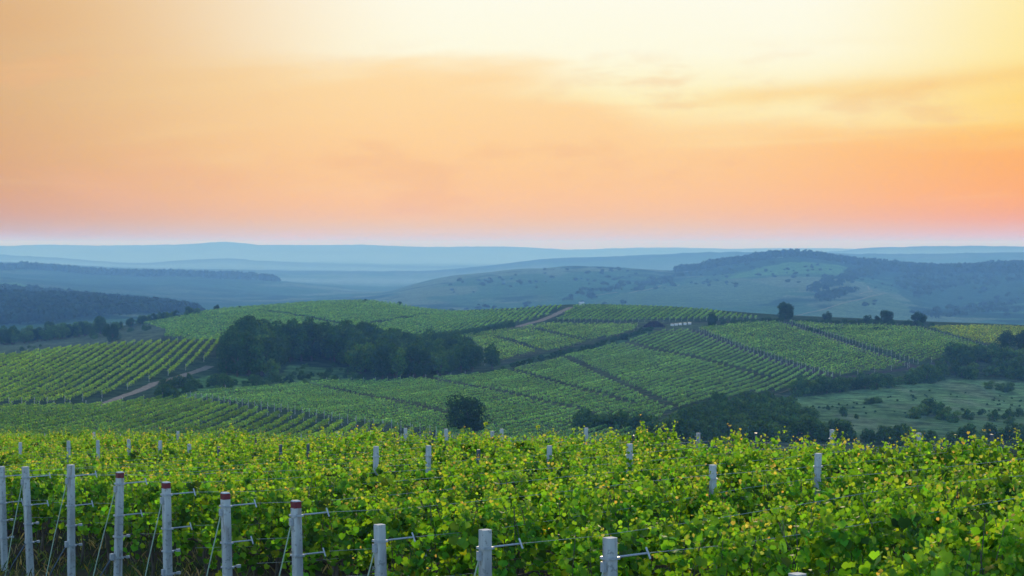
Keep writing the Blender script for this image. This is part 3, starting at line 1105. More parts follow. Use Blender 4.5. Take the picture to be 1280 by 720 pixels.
# single trees
SINGLE = [
    (583, 543, 6.9, 1.0, 4.1, 'big rounded dark bush standing alone above the foreground leaves', 21),
    (983, 401, 8.3, 1.0, 3.2, 'tallest tree on the right ridge with a broad dark crown', 22),
    (1034, 401, 4.3, 1.0, 1.9, 'small egg shaped tree on the ridge right of the tallest tree', 23),
    (1084, 403, 3.2, 1.0, 2.0, 'low round bush on the ridge left of two bigger trees', 24),
    (1097, 403, 2.7, 1.0, 1.3, 'tiny bush on the ridge squeezed left of a round tree', 25),
    (1109, 404, 5.4, 1.0, 3.0, 'round dark tree on the ridge beside a tiny bush', 26),
    (1149, 406, 5.4, 1.0, 3.0, 'last round dark tree at the right end of the ridge line', 27),
    (1262, 438, 7.0, 1.0, 3.6, 'dark tree near the right edge at the end of a vine plot', 28),
    (1282, 440, 8.0, 1.0, 3.6, 'dark tree cut by the right edge of the picture', 29),
    (140, 428, 7.5, 1.0, 3.4, 'lone dark tree on the grey grass slope behind the striped plot', 30),
    (270, 389.5, 3.6, 1.0, 1.5, 'small upright tree on the left skyline of the vineyard dome', 31),
    (300, 387.5, 1.9, 1.0, 1.0, 'tiny bush on the left skyline of the vineyard dome', 32),
    (373, 382, 1.6, 1.0, 0.9, 'very small dark bush alone on the middle of the dome skyline', 33),
    (456, 378.5, 2.0, 1.0, 1.0, 'small dark bush at the highest point of the vineyard dome', 34),
    (500, 382, 2.4, 1.0, 1.4, 'dark bush on the edge right of the dome top', 35),
    (892, 408, 6.0, 1.0, 2.3, 'bushy tree by the dark hedge right of the white hives', 36),
    (781, 425, 2.6, 1.0, 1.6, 'round dark bush in the grassy ditch', 37),
]
for x, y, h, sz, rx, lab, sd in SINGLE:
    p = ground_at(x, y)
    v = tree_variant(h, rx, 17, 4200 if h > 5 else 1100, 0.36 if h < 8 else .46, (.022, .052, .016), sd, low=0.02 if h < 7.8 or x == 583 else .1)
    plant('tree' if h > 3 else 'bush', v, p.x, p.y, 1.0, lab, 'tree' if h > 3 else 'bush')


def along(pix, n, sc, label, cat, group, spread=3.0, variants=SHRUBS, name='shrub', dmin=200.0, trunk_name='stem'):
    P = [ground_at(x, y, dmin) for x, y in pix]
    L = [0]
    for a, b in zip(P[:-1], P[1:]):
        L.append(L[-1] + (b - a).length)
    for i in range(n):
        s = (i + random.random()) / n * L[-1]
        j = max(k for k in range(len(P) - 1) if L[k] <= s)
        q = P[j].lerp(P[j + 1], (s - L[j]) / (L[j + 1] - L[j]))
        X, Y = q.x + random.gauss(0, spread * .4), q.y + random.gauss(0, spread)
        plant(name, variants, X, Y, random.uniform(*sc), label, cat, group, trunk_name=trunk_name)


# hedge between the vine plots and the pasture, right
along([(985, 492), (1040, 488), (1080, 486), (1120, 482), (1160, 473), (1200, 468), (1290, 466)], 36, (.9, 1.6), 'dark hedge shrub between the vine slope and the pale pasture', 'shrub', 'hedge shrubs along the top of the pasture', 5)
along([(1195, 455), (1240, 452), (1290, 456)], 20, (1.0, 1.9), 'big dark hedge shrub below the two trees at the right edge', 'shrub', 'tall hedge shrubs at the right edge', 9)
along([(1240, 470), (1270, 474), (1295, 482)], 7, (.9, 1.4), 'dark shrub on the right edge at the pasture corner', 'shrub', 'shrubs at the pasture corner', 5)
along([(1213, 474), (1218, 474)], 2, (1.0, 1.1), 'rounded shrub standing forward of the hedge on the pasture', 'shrub', 'forward hedge shrubs', 1.0)
along([(1238, 486), (1268, 490)], 5, (.6, .9), 'low shrub in a flat clump on the right part of the pasture', 'shrub', 'flat clump on the pasture', 2)
along([(1135, 521), (1165, 518), (1185, 528)], 10, (.6, 1.1), 'shrub of the reddish clump on the lower pasture', 'shrub', 'clump on the lower pasture', 3)
along([(1086, 506), (1104, 504)], 4, (.4, .6), 'tiny shrub in the middle of the pasture', 'shrub', 'tiny shrubs mid pasture', 1.5)
along([(1040, 512), (1060, 522), (1043, 529)], 5, (.3, .55), 'tiny shrub on the left part of the pasture', 'shrub', 'tiny shrubs left on the pasture', 4)
along([(1255, 530), (1270, 520), (1215, 527), (1235, 528)], 8, (.4, .8), 'small shrub low on the right part of the pasture', 'shrub', 'small shrubs low on the pasture', 3)
# thicket, centre right
thick = poly_xy([(806, 546), (842, 534), (872, 523), (902, 512), (960, 508), (985, 513), (1002, 525), (1035, 540), (1060, 551), (900, 554), (820, 554)])
for X, Y in scatter(thick, 5.2):
    plant('shrub', SHRUBS, X, Y, random.uniform(.65, 1.3), 'dark leafy shrub of the thicket left of the pasture', 'shrub', 'shrubs of the thicket beside the pasture', trunk_name='stem')
along([(718, 540), (750, 536), (795, 540)], 11, (.85, 1.2), 'dark shrub in the small thicket just above the foreground leaves', 'shrub', 'small thicket in the middle', 2.5)
along([(1000, 552), (1060, 550), (1120, 556), (1200, 554), (1290, 552)], 20, (.7, 1.25), 'dark shrub right behind the foreground vines at the right', 'shrub', 'shrubs behind the foreground vines', 6)
# low scrub too tangled to tell one bush from the next
def scrub(pix, n, sc, label, spread):
    P = [ground_at(x, y) for x, y in pix]
    L = [0]
    for a, b in zip(P[:-1], P[1:]):
        L.append(L[-1] + (b - a).length)
    Ps, Ns = [], []
    for i in range(n):
        q0 = (i + random.random()) / n * L[-1]
        j = max(k for k in range(len(P) - 1) if L[k] <= q0)
        q = P[j].lerp(P[j + 1], (q0 - L[j]) / (L[j + 1] - L[j]))
        X, Y = q.x + random.gauss(0, spread * .4), q.y + random.gauss(0, spread)
        f = random.uniform(*sc)
        A, B = crown_points(2.1 * f, 1.5 * f, 1.5 * f, 6, 320, random.randrange(9999))
        A[:, 2] = np.maximum(A[:, 2], .05)
        Ps.append(A + np.array([X, Y, float(ground_z(X, Y)[0])]))
        Ns.append(B)
    P2, N2 = np.vstack(Ps), np.vstack(Ns)
    me = clump_mesh('scrub', P2, .34 * (0.7 + .6 * rng.random(len(P2))), N2, vary((.032, .072, .020), len(P2), .3, .15), M_TREE, flat=.8)
    tag(link(bpy.data.objects.new('scrub', me)), label, 'scrub', None, 'stuff')


scrub([(903, 407), (940, 404.5), (978, 403)], 26, (.5, .9), 'dark hedge scrub between the rounded top plot and the plot below it', 1.6)
scrub([(990, 405), (1050, 404.5), (1100, 406), (1165, 408.5)], 46, (.4, .75), 'low dark scrub in the strip under the ridge trees', 2)
scrub([(1008, 414), (1040, 416), (1105, 415)], 30, (.35, .65), 'low dark scrub band inside the upper right plot', 2.5)
scrub([(614, 467), (660, 454), (745, 434), (818, 412)], 70, (.25, .6), 'low tussocky scrub along the grassy ditch', 3)
scrub([(1010, 512), (1060, 505), (1120, 500), (1180, 492), (1270, 500), (1250, 515), (1180, 512), (1100, 520)], 70, (.05, .13), 'tiny tussocks speckling the pale pasture at the right', 6)
scrub([(215, 496), (240, 484), (290, 482), (345, 479), (400, 470), (450, 476)], 90, (.12, .34), 'low tussocks in the rough clearing under the grove', 4)
# the row of clipped trees
PR = [ground_at(x, y) for x, y in ((544, 426), (640, 410))]
for i in range(22):
    q = PR[0].lerp(PR[1], i / 21)
    plant('clipped_bush', SHRUBS[0], q.x, q.y, 0.82, 'upright dark bush in the evenly spaced row beside the upper track', 'bush', 'evenly spaced row of dark bushes', 1.15, trunk_name='stem')
# hedgerow above the grey slope, left
for pix, n, sc, lab, grp in (([(-20, 433.5), (30, 429), (75, 424), (118, 418)], 40, (.5, .8), 'dark tree of the hedgerow at the left edge above the grey slope', 'hedgerow trees above the grey slope'),
                             ([(112, 419), (165, 408.5), (205, 400.5), (246, 394)], 44, (.26, .46), 'low dark tree of the hedgerow climbing to the dome skyline', 'low hedgerow trees climbing to the dome')):
    along(pix, n, sc, lab, 'tree', grp, 5, TREES, 'hedgerow_tree', 720, 'trunk')
along([(110, 424), (160, 416), (190, 412)], 12, (.35, .8), 'small shrub on the grey grass slope', 'shrub', 'shrubs on the grey slope', 10, dmin=720)
along([(5, 441), (60, 432)], 5, (.3, .6), 'tiny shrub low on the grey grass slope', 'shrub', 'tiny shrubs on the grey slope', 5, dmin=720)

# ------------------------------------------------------------------ far woods and bushes
def wood(name, label, poly, spacing, h, base, n_leaf=46, kindly=True):
    pts = scatter(poly, spacing, .45)
    Ps, Ns, Cs = [], [], []
    for X, Y in pts:
        z = float(ground_z(X, Y)[0])
        hh = h * random.uniform(.7, 1.2)
        d = rand_unit(n_leaf)
        d[:, 2] = np.abs(d[:, 2]) * 1.0
        c = np.array([X, Y, z + hh * .35])
        rr = min(spacing, 13 if h < 8 else 99) * random.uniform(.45, .75)
        if spacing > 20 and h < 8:
            hh *= random.uniform(.5, 1)
            rr *= random.uniform(.4, 1)
        Ps.append(c + d * np.array([rr, rr, hh * .65]) * (0.8 + .3 * rng.random((n_leaf, 1))))
        Ns.append(d)
        Cs.append(vary(base, n_leaf, .15, .08) * random.uniform(.7, 1.35))
    P, N, C = np.vstack(Ps), np.vstack(Ns), np.vstack(Cs)
    me = clump_mesh(name, P, (min(spacing, 10) if h < 8 else spacing) * .42 * (0.7 + .6 * rng.random(len(P))), N, C, M_FOREST, flat=.5)
    o = link(bpy.data.objects.new(name, me))
    tag(o, label, 'woodland', None, 'stuff')
    return o


WOODC = (.016, .032, .014)


def wpoly(pts):
    """polygon from (image column, distance)"""
    return [((x - 640) / F * d, d) for x, d in pts]


wood('woodland', 'dense blue green wood covering the low hill at the left', wpoly([(-90, 1620), (60, 1650), (140, 1760), (200, 1880), (252, 2030), (240, 2120), (100, 2150), (-90, 2150)]), 9.5, 9, WOODC)
wood('woodland', 'dark strip of wood along the crest of the big hill at the right', wpoly([(846, 3890), (870, 3800), (920, 3800), (960, 3850), (1000, 3865), (1040, 3860), (1090, 3780), (1140, 3690), (1300, 3660), (1380, 3700), (1380, 3990), (1000, 4010), (900, 3990), (848, 3950)]), 17, 13, (.015, .030, .014), 30)
wood('woodland', 'dark wood on the left end of the blue hill crest', wpoly([(-90, 4560), (60, 4560), (140, 4620), (260, 4640), (345, 4700), (345, 4790), (-90, 4800)]), 24, 13, (.016, .032, .016), 26)
wood('woodland', 'scrubby wood patch on the lower blue slope at the left', wpoly([(-90, 2560), (30, 2560), (100, 2620), (145, 2700), (100, 2760), (-90, 2760)]), 13, 11, (.018, .034, .016), 30)
for lab, pix, sp in (('dark scrub band climbing the fold in the middle of the big far hill', [(1008, 362), (1030, 352), (1068, 342), (1085, 336), (1100, 340), (1075, 350), (1045, 361), (1020, 368)], 24),
                     ('long scrub band crossing the left part of the big far hill', [(700, 372), (760, 362), (800, 352), (850, 344), (862, 347), (815, 358), (770, 368), (712, 378)], 40),
                     ('blue wooded hollow on the right slope of the big far hill', [(1115, 348), (1180, 343), (1290, 340), (1295, 350), (1230, 356), (1180, 362), (1150, 374), (1128, 366)], 33),
                     ('lower scrub strip on the big far hill above the ridge trees', [(1020, 373), (1060, 364), (1072, 362), (1050, 372), (1030, 378)], 12),
                     ('sparse scrub strip in the valley at the foot of the far hill', [(1150, 392), (1210, 384), (1290, 378), (1290, 386), (1220, 393), (1170, 400)], 38)):
    wood('woodland', lab, poly_xy(pix, 1700), sp, 7.5, (.020, .040, .020), 30)
# bushes on the big hill, as individuals
small = tree_variant(6.0, 4.2, 8, 160, 2.0, (.018, .034, .016), 41, low=0)
BL = [(-1, 0)]
spots = []
r2 = random.Random(5)
while len(spots) < 260:
    px = r2.uniform(560, 1290)
    D = r2.uniform(2350, 3800)
    X = (px - 640) / F * D
    if float(vnoise(np.array([X / 260]), np.array([D / 320]), 91)[0]) + r2.uniform(-.5, .5) > 0.15:
        spots.append((X, D))
for X, Y in spots:
    o = plant('hill_bush', small, X, Y, r2.uniform(.35, 1.1), 'hazy dark bush dotted over the big far hill', 'bush', 'bushes dotted over the big far hill', r2.uniform(.7, 1.1), trunk=False)

# ------------------------------------------------------------------ hives, brush pile, hut, pale rock
M_WHITE = noise_material('white_paint', (.42, .43, .44), (.56, .56, .56), 3, 0.7)
M_ROOFM = noise_material('hut_roof', (.30, .24, .22), (.42, .35, .32), 3, 0.8)
M_BRUSH = noise_material('dry_brush', (.045, .032, .042), (.10, .07, .085), 3, 0.95)
hv = None
for i, x in enumerate((840.5, 845.5, 850.5, 856.5, 862)):
    p = ground_at(x, 408.2 - i * .5)
    o = empty('beehive', (p.x, p.y, p.z), R(random.uniform(-25, 25)))
    o.scale = (1, 1, 1)
    tag(o, 'white box hive in the short row beside the dark brush pile', 'hive', 'row of white hives')
    if hv is None:
        a = MB().box((0, 0, .62), (1.25, .9, .8)).mesh('hive_body', M_WHITE)
        b = MB().box((0, 0, 1.07), (1.36, 1.0, .10)).mesh('hive_lid', M_WHITE)
        c = MB()
        for sx in (-.5, .5):
            for sy in (-.34, .34):
                c.box((sx, sy, .08), (.1, .1, .24))
        hv = (a, b, c.mesh('hive_stand', M_BARK))
    for nm, me in zip(('hive_body', 'hive_lid', 'hive_stand'), hv):
        link(bpy.data.objects.new(nm, me), o)
p = ground_at(818, 409)
k = 1400
th = rng.random(k) * 6.283
rr = np.sqrt(rng.random(k))
P = np.stack([np.cos(th) * rr * 4.6, np.sin(th) * rr * 3.0, (1 - rr ** 2.2) * 2.4 * (0.6 + .45 * rng.random(k))], 1)
me = clump_mesh('brush_pile', P, 0.6, None, vary((.052, .038, .048), k, .3, .1), M_TREE)
o = link(bpy.data.objects.new('brush_pile', me))
o.location = p
tag(o, 'dark purplish brush pile left of the white hives', 'brush pile')
p = ground_at(727, 382.5)
o = empty('hut', (p.x, p.y, p.z - .1), R(20))
tag(o, 'tiny white hut on the skyline beside the top of the upper track', 'hut')
MB().box((0, 0, .8), (2.2, 1.7, 1.6)).build('wall', M_WHITE, o)
rf = MB()
rf.v = [Vector(q) for q in ((-1.3, -1.05, 1.6), (1.3, -1.05, 1.6), (1.3, 1.05, 1.6), (-1.3, 1.05, 1.6), (-1.3, 0, 2.2), (1.3, 0, 2.2))]
rf.f = [(0, 1, 5, 4), (2, 3, 4, 5), (0, 4, 3), (1, 2, 5), (3, 2, 1, 0)]
rf.build('roof', M_WHITE, o)
MB().box((.3, -.862, .62), (.6, .03, 1.2)).build('door', M_BARK, o)
p = ground_at(291, 478.5)
o = empty('white_crate', (p.x, p.y, p.z), R(15))
tag(o, 'white crate lying in the shrubs below the left end of the grove', 'crate')
MB().box((0, 0, .4), (1.5, .9, .5)).build('crate_body', M_WHITE, o)
MB().box((0, 0, .68), (1.56, .96, .06)).build('crate_lid', M_WHITE, o)

# ------------------------------------------------------------------ foreground trellis
U = Vector((0.82, 0.572, 0)).normalized()        # along the rows, to the right and away
START = Vector((0.82, 16.6, 0))
STEP = Vector((-1.07, 1.92, 0))
RZ = math.atan2(U.y, U.x)


def row_base(k):
    p = START + STEP * k
    if k == -1:
        p = Vector((1.97, 13.7, 0))
    if k == 9:
        p = Vector((-8.66, 33.9, 0))
    return p


def fgz(X, Y):
    return float(ground_z(X, Y)[0])


def steel_arm(mb, z, length, plate, r=0.009):
    """A bracket band round the post and a rod along the row, ending in a small plate."""
    mb.box((0, 0, z), (.122, .122, .022))
    mb.tube([(.05, 0, z), (length, 0, z + .004)], r, 6)
    if plate:
        mb.tube([(length, -.04, z - .04), (length, .02, z + .05)], .009, 5)
    else:
        mb.box((length - .02, 0, z), (.05, .03, .035))
    return mb


ENDS = {  # row: (image row of the post top, red cap, lean along the row, label)
    -1: (717, False, 0.0, 'grey concrete end post barely showing its top at the bottom edge'),
    0: (672, False, 0.0, 'bare grey end post, nearest of those with an arm, right of centre'),
    1: (662, False, 0.0, 'bare grey end post, second from the right along the front line'),
    2: (655, False, -0.035, 'bare grey end post next right of the nearest red capped post'),
    3: (625, True, -0.03, 'red capped end post, largest and nearest of the red capped ones'),
    4: (615, True, -0.03, 'red capped end post, second largest, just left of the largest'),
    5: (602, True, -0.02, 'red capped end post, third from the right of the red capped ones'),
    6: (590, True, 0.03, 'red capped end post farthest left of the red capped ones'),
    7: (581, False, 0.0, 'uncapped grey end post just left of the leftmost red cap'),
    8: (583, False, -0.05, 'uncapped grey end post leaning left, second from the left edge'),
    9: (583, False, -0.03, 'uncapped grey end post at the left edge of the picture'),
    10: (578, False, 0.0, 'uncapped grey end post outside the left edge'),
}
ENDTOP = {}
for k, (yt, red, lean, lab) in ENDS.items():
    b = row_base(k)
    zt = slope_of(yt) * b.y
    zg = fgz(b.x, b.y) - 0.01
    H = zt - zg
    ENDTOP[k] = H
    o = empty('end_post', (b.x, b.y, zg), RZ)
    tag(o, lab, 'post', 'concrete end posts of the front trellis line')
    tilt = lean * H
    w = 0.098
    mb = MB()
    topc = (tilt, 0, H)
    capz = .085 if red else 0
    fr = (H - capz) / H
    mb.prism((0, 0, -.25), (tilt * fr, 0, H - capz), w * 1.06, w, .12)
    mb.build('shaft', M_CONC, o)
    if red:
        MB().prism((tilt * fr, 0, H - capz), (tilt, 0, H - .012), w * 1.03, w * 1.02, .12).build('red_cap', M_RED, o)
        MB().prism((tilt, 0, H - .012), (tilt, 0, H), w * .98, w * .8, .12).build('cap_top', M_CONC, o)
    # arms
    a = (0.40, .34) if k >= 0 else (.35, .3)
    for j, (dz, ln, pl) in enumerate(((0.17, a[0], True), (0.62, a[1], True), (0.92, .17, False), (1.22, .17, False))):
        z = H - dz
        if z < .15:
            continue
        m2 = steel_arm(MB(), z, ln, pl)
        for v in m2.v:
            v.x += tilt * z / H
        m2.build('arm_bracket', M_STEEL, o)
    # stay cord from a clamp on the outer side down to the ground
    z = H - .24
    x0 = tilt * z / H
    MB().box((x0 - .068, 0, z), (.03, .05, .085)).build('clamp', M_STEEL, o)
    g = START  # ground point 1.0 m out
    ex, ey = b.x - U.x * .46, b.y - U.y * .46
    ez = fgz(ex, ey) - zg
    MB().tube([(x0 - .07, 0, z - .03), (x0 * .5 - .265, 0, (z + ez) * .5), (-.46, 0, ez - .05)], .0075, 5).build('stay_cord', M_CORD, o)
    if k in (3, 4, 5, 6, 7, 8):
        z2 = H - 1.2
        mbx = MB().tube([(-.07, 0, z2), (-.30, .03, z2 * .45), (-.42, .05, .03)], .010, 5)
        mbx.build('lower_stay', M_DARKSTEEL, o)
        MB().box((-.072, 0, z2), (.05, .06, .09)).build('tensioner', M_STEEL, o)

ROWNAME = {-1: 'the nearest row at the bottom edge', 0: 'the row of the nearest bare end post', 1: 'the row of the second bare end post', 2: 'the row of the third bare end post', 3: 'the row of the largest red capped post',
           4: 'the row of the second red capped post', 5: 'the row of the third red capped post', 6: 'the row of the leftmost red capped post', 7: 'the row of the uncapped post beside the red caps',
           8: 'the row of the left leaning uncapped post', 9: 'the row of the end post at the left edge'}
NROWS = 29


def row_extent(k):
    """Start and end distance along row k, up to just past the brow of the slope."""
    b = row_base(k)
    s = 0.0
    while s < 60:
        p = b + U * s
        if p.y > fg_crest(p.x / p.y) + (0.8 if p.x / p.y < .08 else -1.2) or p.x / p.y > 0.33:
            break
        s += 0.25
    s0 = 0.75
    while (b + U * s0).x / (b + U * s0).y < -0.31 and s0 < s:
        s0 += 0.25
    return s0, s


# wires, one object each
WIREH = {0: .175, 1: .62, 2: .92}
for k in range(-1, 22):
    b = row_base(k)
    s0, s1 = row_extent(k)
    if s1 - s0 < 2:
        continue
    H = ENDTOP.get(k, 1.75)
    nm = ROWNAME.get(k, 'a row beyond the end posts in view')
    for j, word in ((0, 'topmost'), (1, 'middle'), (2, 'lowest')):
        if j == 2 and k > 12:
            continue
        st = .38 if k in ENDTOP else s0 - .5
        if s1 <= st + 1:
            continue
        n = int((s1 - st) / 0.9) + 2
        pts = []
        for i in range(n):
            s = st + (s1 - st) * i / (n - 1)
            p = b + U * s
            z = fgz(p.x, p.y) + H + (1.74 - H) * min(1, max(0, (s - .4) / 5.0)) - WIREH[j] - .02 * math.sin(math.pi * ((s % 5.2) / 5.2))
            if i == 0:
                z = fgz(b.x, b.y) + H - WIREH[j]
            sd = .16 if j == 0 else .2
            q = min(1, s / 6.0)
            off = Vector((-U.y, U.x, 0)) * (-sd * q * q * (3 - 2 * q))
            p = p + off
            pts.append((p.x, p.y, z))
        o = MB().tube(pts, 0.0027, 5).build('trellis_wire', M_WIRE)
        tag(o, f'{word} thin steel wire along {nm}', 'wire', 'trellis wires of the foreground rows')

# intermediate posts (image column, image row of the top, distance, dark steel?, label)
LINE = [
    (468, 558, 33, 0, 'grey line post, left of a matching pair rising from the leaves near centre'), (533, 557, 33, 0, 'grey line post, right of a matching pair rising from the leaves near centre'),
    (785, 555, 29, 0, 'pale grey line post standing tall right of centre'), (1019, 567, 27, 0, 'tallest showing grey line post, at right among the leaves'),
    (893, 581, 26, 0, 'grey line post mostly hidden by leaves left of the tallest one'), (687, 557, 36, 0, 'grey line post half hidden by orange leaf tips near centre'),
    (597, 562, 33, 1, 'thin dark steel post near centre right of the matching pair'), (508, 535, 48, 0, 'grey line post at the field brow above the matching pair'),
    (560, 536, 45, 0, 'grey line post at the field brow left of the lone bush'), (613, 539, 42, 0, 'grey line post at the field brow right of the lone bush'),
    (730, 535, 42, 0, 'grey line post against the small thicket at the field brow'), (1042, 537, 36, 0, 'grey line post at the brow behind the tallest showing post'),
    (1151, 541, 33, 0, 'grey line post leaning at the brow before the pasture'), (1239, 543, 31, 1, 'dark steel post at the brow near the right edge'),
    (1172, 592, 25, 1, 'dark steel post deep among the leaves at right'), (875, 541, 40, 0, 'faint grey line post at the brow under the thicket'),
    (947, 541, 38, 1, 'short dark steel post at the brow under the thicket'), (422, 540, 50, 0, 'grey line post at the brow under the central plot, left'),
    (466, 539, 50, 0, 'thin grey line post at the brow beside the central plot'), (658, 545, 43, 1, 'short dark steel post at the brow right of the lone bush'),
    (791, 544, 39, 1, 'dark steel post close behind the tall pale one'), (86, 551, 46, 0, 'grey line post in the left field, first of a spread of four'),
    (124, 550, 46, 0, 'grey line post in the left field, second of a spread of four'), (162, 549, 46, 0, 'grey line post in the left field, third of a spread of four'),
    (197, 551, 45, 0, 'grey line post in the left field, last of a spread of four'), (236, 555, 43, 0, 'leaning grey line post above the red caps'),
    (272, 558, 41, 1, 'dark steel post above the third red cap'), (347, 556, 40, 1, 'dark steel post above the largest red cap'),
    (384, 555, 40, 1, 'dark steel post between the largest red cap and the brow'), (118, 540, 62, 0, 'small grey post at the left brow'),
    (222, 539, 57, 0, 'small grey post at the brow below the dirt track'), (343, 549, 52, 1, 'small dark post at the brow above the large red cap'),
    (318, 547, 52, 1, 'small dark post at the left of the brow posts over the striped rows'), (628, 536, 46, 0, 'slim grey post at the brow just right of the lone bush'),
    (381, 549, 51, 1, 'small dark post at the brow left of centre'), (25, 553, 50, 0, 'faint grey post near the left edge of the field'),
]
for x, yt, D, dark, lab in LINE:
    t = (x - 640) / F
    if x in (468, 533, 785, 1019, 893, 687):
        D -= 2.4
    # move it onto the nearest row line
    best = None
    for k in range(-1, NROWS):
        b = row_base(k)
        s = (b.x - t * b.y) / (t * U.y - U.x)
        if s < 0.5:
            continue
        y = b.y + U.y * s
        if best is None or abs(y - D) < abs(best - D):
            best = y
    D = best
    X = t * D
    zg = fgz(X, D)
    H = slope_of(yt) * D - zg
    o = empty('line_post', (X, D, zg), RZ)
    tag(o, lab, 'post', 'line posts inside the foreground rows')
    ln = random.uniform(-.035, .035) * H
    if dark:
        MB().prism((0, 0, -.2), (ln, 0, H), .05, .05, .1).build('shaft', M_DARKSTEEL, o)
    else:
        MB().prism((0, 0, -.2), (ln, 0, H), .074, .070, .14).build('shaft', M_CONC, o)
    z = H - .16
    MB().box((ln * z / H, 0, z), ((.058, .058, .014) if dark else (.084, .084, .016))).build('wire_band', M_STEEL, o)

# ---- grapevines: twelve foliage variants shared by the copies
LT = []
for i in range(14):
    a = math.pi / 2 + 2 * math.pi * i / 14
    rr = (1.0, .86, .84, .98, .84, .90, .80, .45, .80, .90, .84, .98, .84, .86)[i] * .5
    LT.append((math.cos(a) * rr, math.sin(a) * rr))
LT = np.array([(0, -.04)] + LT)
LF = np.array([(0, i, i % 14 + 1) for i in range(1, 15)])


def leaves(P, N, size, cols, droop=0.25):
    n = len(P)
    up = np.array([0, 0, -1.0]) + rng.normal(size=(n, 3)) * .6
    A = np.cross(up, N)
    A /= np.linalg.norm(A, axis=1, keepdims=True) + 1e-9
    B = np.cross(N, A)
    V = P[:, None, :] + (A[:, None, :] * LT[None, :, :1] + B[:, None, :] * LT[None, :, 1:]) * size[:, None, None]
    fold = (np.abs(LT[:, 0]) * .5 - 0.6 * LT[:, 1] ** 2)[None, :, None] * droop * 2 * (0.4 + rng.random((n, 1, 1)))
    V = V + N[:, None, :] * fold * size[:, None, None]
    Fc = LF[None] + (np.arange(n) * 15)[:, None, None]
    return V.reshape(-1, 3), Fc.reshape(-1, 3), np.repeat(cols, 15, 0)


UNIT = 1.2


def vine_variant(seed):
    r = np.random.default_rng(seed)
    Ps, Ns, Ss, Cs = [], [], [], []

    def add(P, N, s, c):
        Ps.append(P); Ns.append(N); Ss.append(s); Cs.append(c)
    # the leaf wall, in lumps
    n = 440
    nc = 30
    cx, ch = r.uniform(-.62, .62, nc), 0.58 + 0.84 * r.random(nc) ** .8
    ci = r.integers(0, nc, n)
    x = cx[ci] + r.normal(size=n) * .085
    h = np.clip(ch[ci] + r.normal(size=n) * .10, .40, 1.56)
    lump = vnoise(x * 2.3 + seed * 7.1, h * 2.3, seed)
    hw = (0.20 + .17 * np.sin(np.clip((h - .45) / 1.2, 0, 1) * np.pi)) * (1 + .75 * lump)
    sd = r.choice([-1, 1], n)
    y = sd * hw * (0.35 + .65 * np.sqrt(r.random(n)))
    P = np.stack([x, y, h], 1)
    N = np.stack([r.normal(size=n) * .5, sd * (.8 + .3 * r.random(n)), .35 + .75 * r.random(n)], 1)
    N += r.normal(size=(n, 3)) * .35
    s = .048 + .086 * r.random(n) ** .8
    c = vary((.074, .186, .011), n, .38, .18)
    c *= (1 + .3 * r.normal(size=nc)).clip(.5, 1.6)[ci][:, None]
    yl = r.random(n) < .07
    c[yl] = vary((.18, .30, .014), int(yl.sum()), .2, .2)
    add(P, N, s, c)
    # shoots: upright, leaning and hanging
    for i in range(36):
        kind = r.random()
        bx = r.uniform(-.62, .62)
        sd = r.choice([-1, 1])
        if kind < .62:
            b = np.array([bx, r.uniform(-.22, .22), r.uniform(1.10, 1.42)])
            d = np.array([r.normal() * .28, r.normal() * .30, 1.0])
            L = r.uniform(.26, .58) * (1.3 if r.random() < .14 else 1)
        else:
            b = np.array([bx, sd * .26, r.uniform(.85, 1.45)])
            d = np.array([r.normal() * .4, sd * r.uniform(.5, 1.0), r.uniform(-.3, .7)])
            L = r.uniform(.18, .42)
        d /= np.linalg.norm(d)
        m = int(7 + L * 22)
        u = np.sort(r.random(m))
        bend = np.array([r.normal() * .1, sd * .12, -.22])
        P = b + d * (u * L)[:, None] + bend * (u ** 2 * L)[:, None] + r.normal(size=(m, 3)) * .030
        N = r.normal(size=(m, 3)) * .7 + np.array([0, sd * .4, .55])
        s = (.098 - .064 * u) * r.uniform(.75, 1.2, m)
        c = vary((.100, .250, .014), m, .22, .2)
        y2 = vary((.19, .34, .020), m, .2, .2)
        tip = vary((.36, .29, .07), m, .2, .15)
        w = np.clip((u - .25) * 1.8, 0, 1)[:, None]
        c = c * (1 - w) + y2 * w
        w2 = (np.clip((u - .68) * 4, 0, 1) * (r.random(m) < .45))[:, None] * (1 if kind < .75 else .6)
        c = c * (1 - w2) + tip * w2
        add(P, N, s, c)
    P, N, s, c = np.vstack(Ps), np.vstack(Ns), np.concatenate(Ss), np.vstack(Cs)
    N /= np.linalg.norm(N, axis=1, keepdims=True)
    V, Fc, C = leaves(P, N, s, c)
    fm = np_mesh('foliage', V, Fc, M_LEAF, C)
    mb = MB()
    q = random.Random(seed)
    j = lambda a: q.uniform(-a, a)
    mb.tube([(j(.05), j(.03), -.08), (j(.05), j(.04), .25), (j(.04), j(.03), .5), (j(.05), j(.03), .72)], [.030, .026, .024, .022], 7)
    for sx in (-1, 1):
        mb.tube([(0, 0, .68), (sx * .2, j(.03), .78), (sx * .58, j(.03), .80)], [.02, .016, .012], 6)
    for i in range(7):
        x0 = q.uniform(-.55, .55)
        mb.tube([(x0, 0, .78), (x0 + j(.08), j(.1), 1.15), (x0 + j(.14), j(.15), 1.55)], [.006, .005, .003], 5)
    tm = mb.mesh('trunk', M_BARK, True)
    return fm, tm


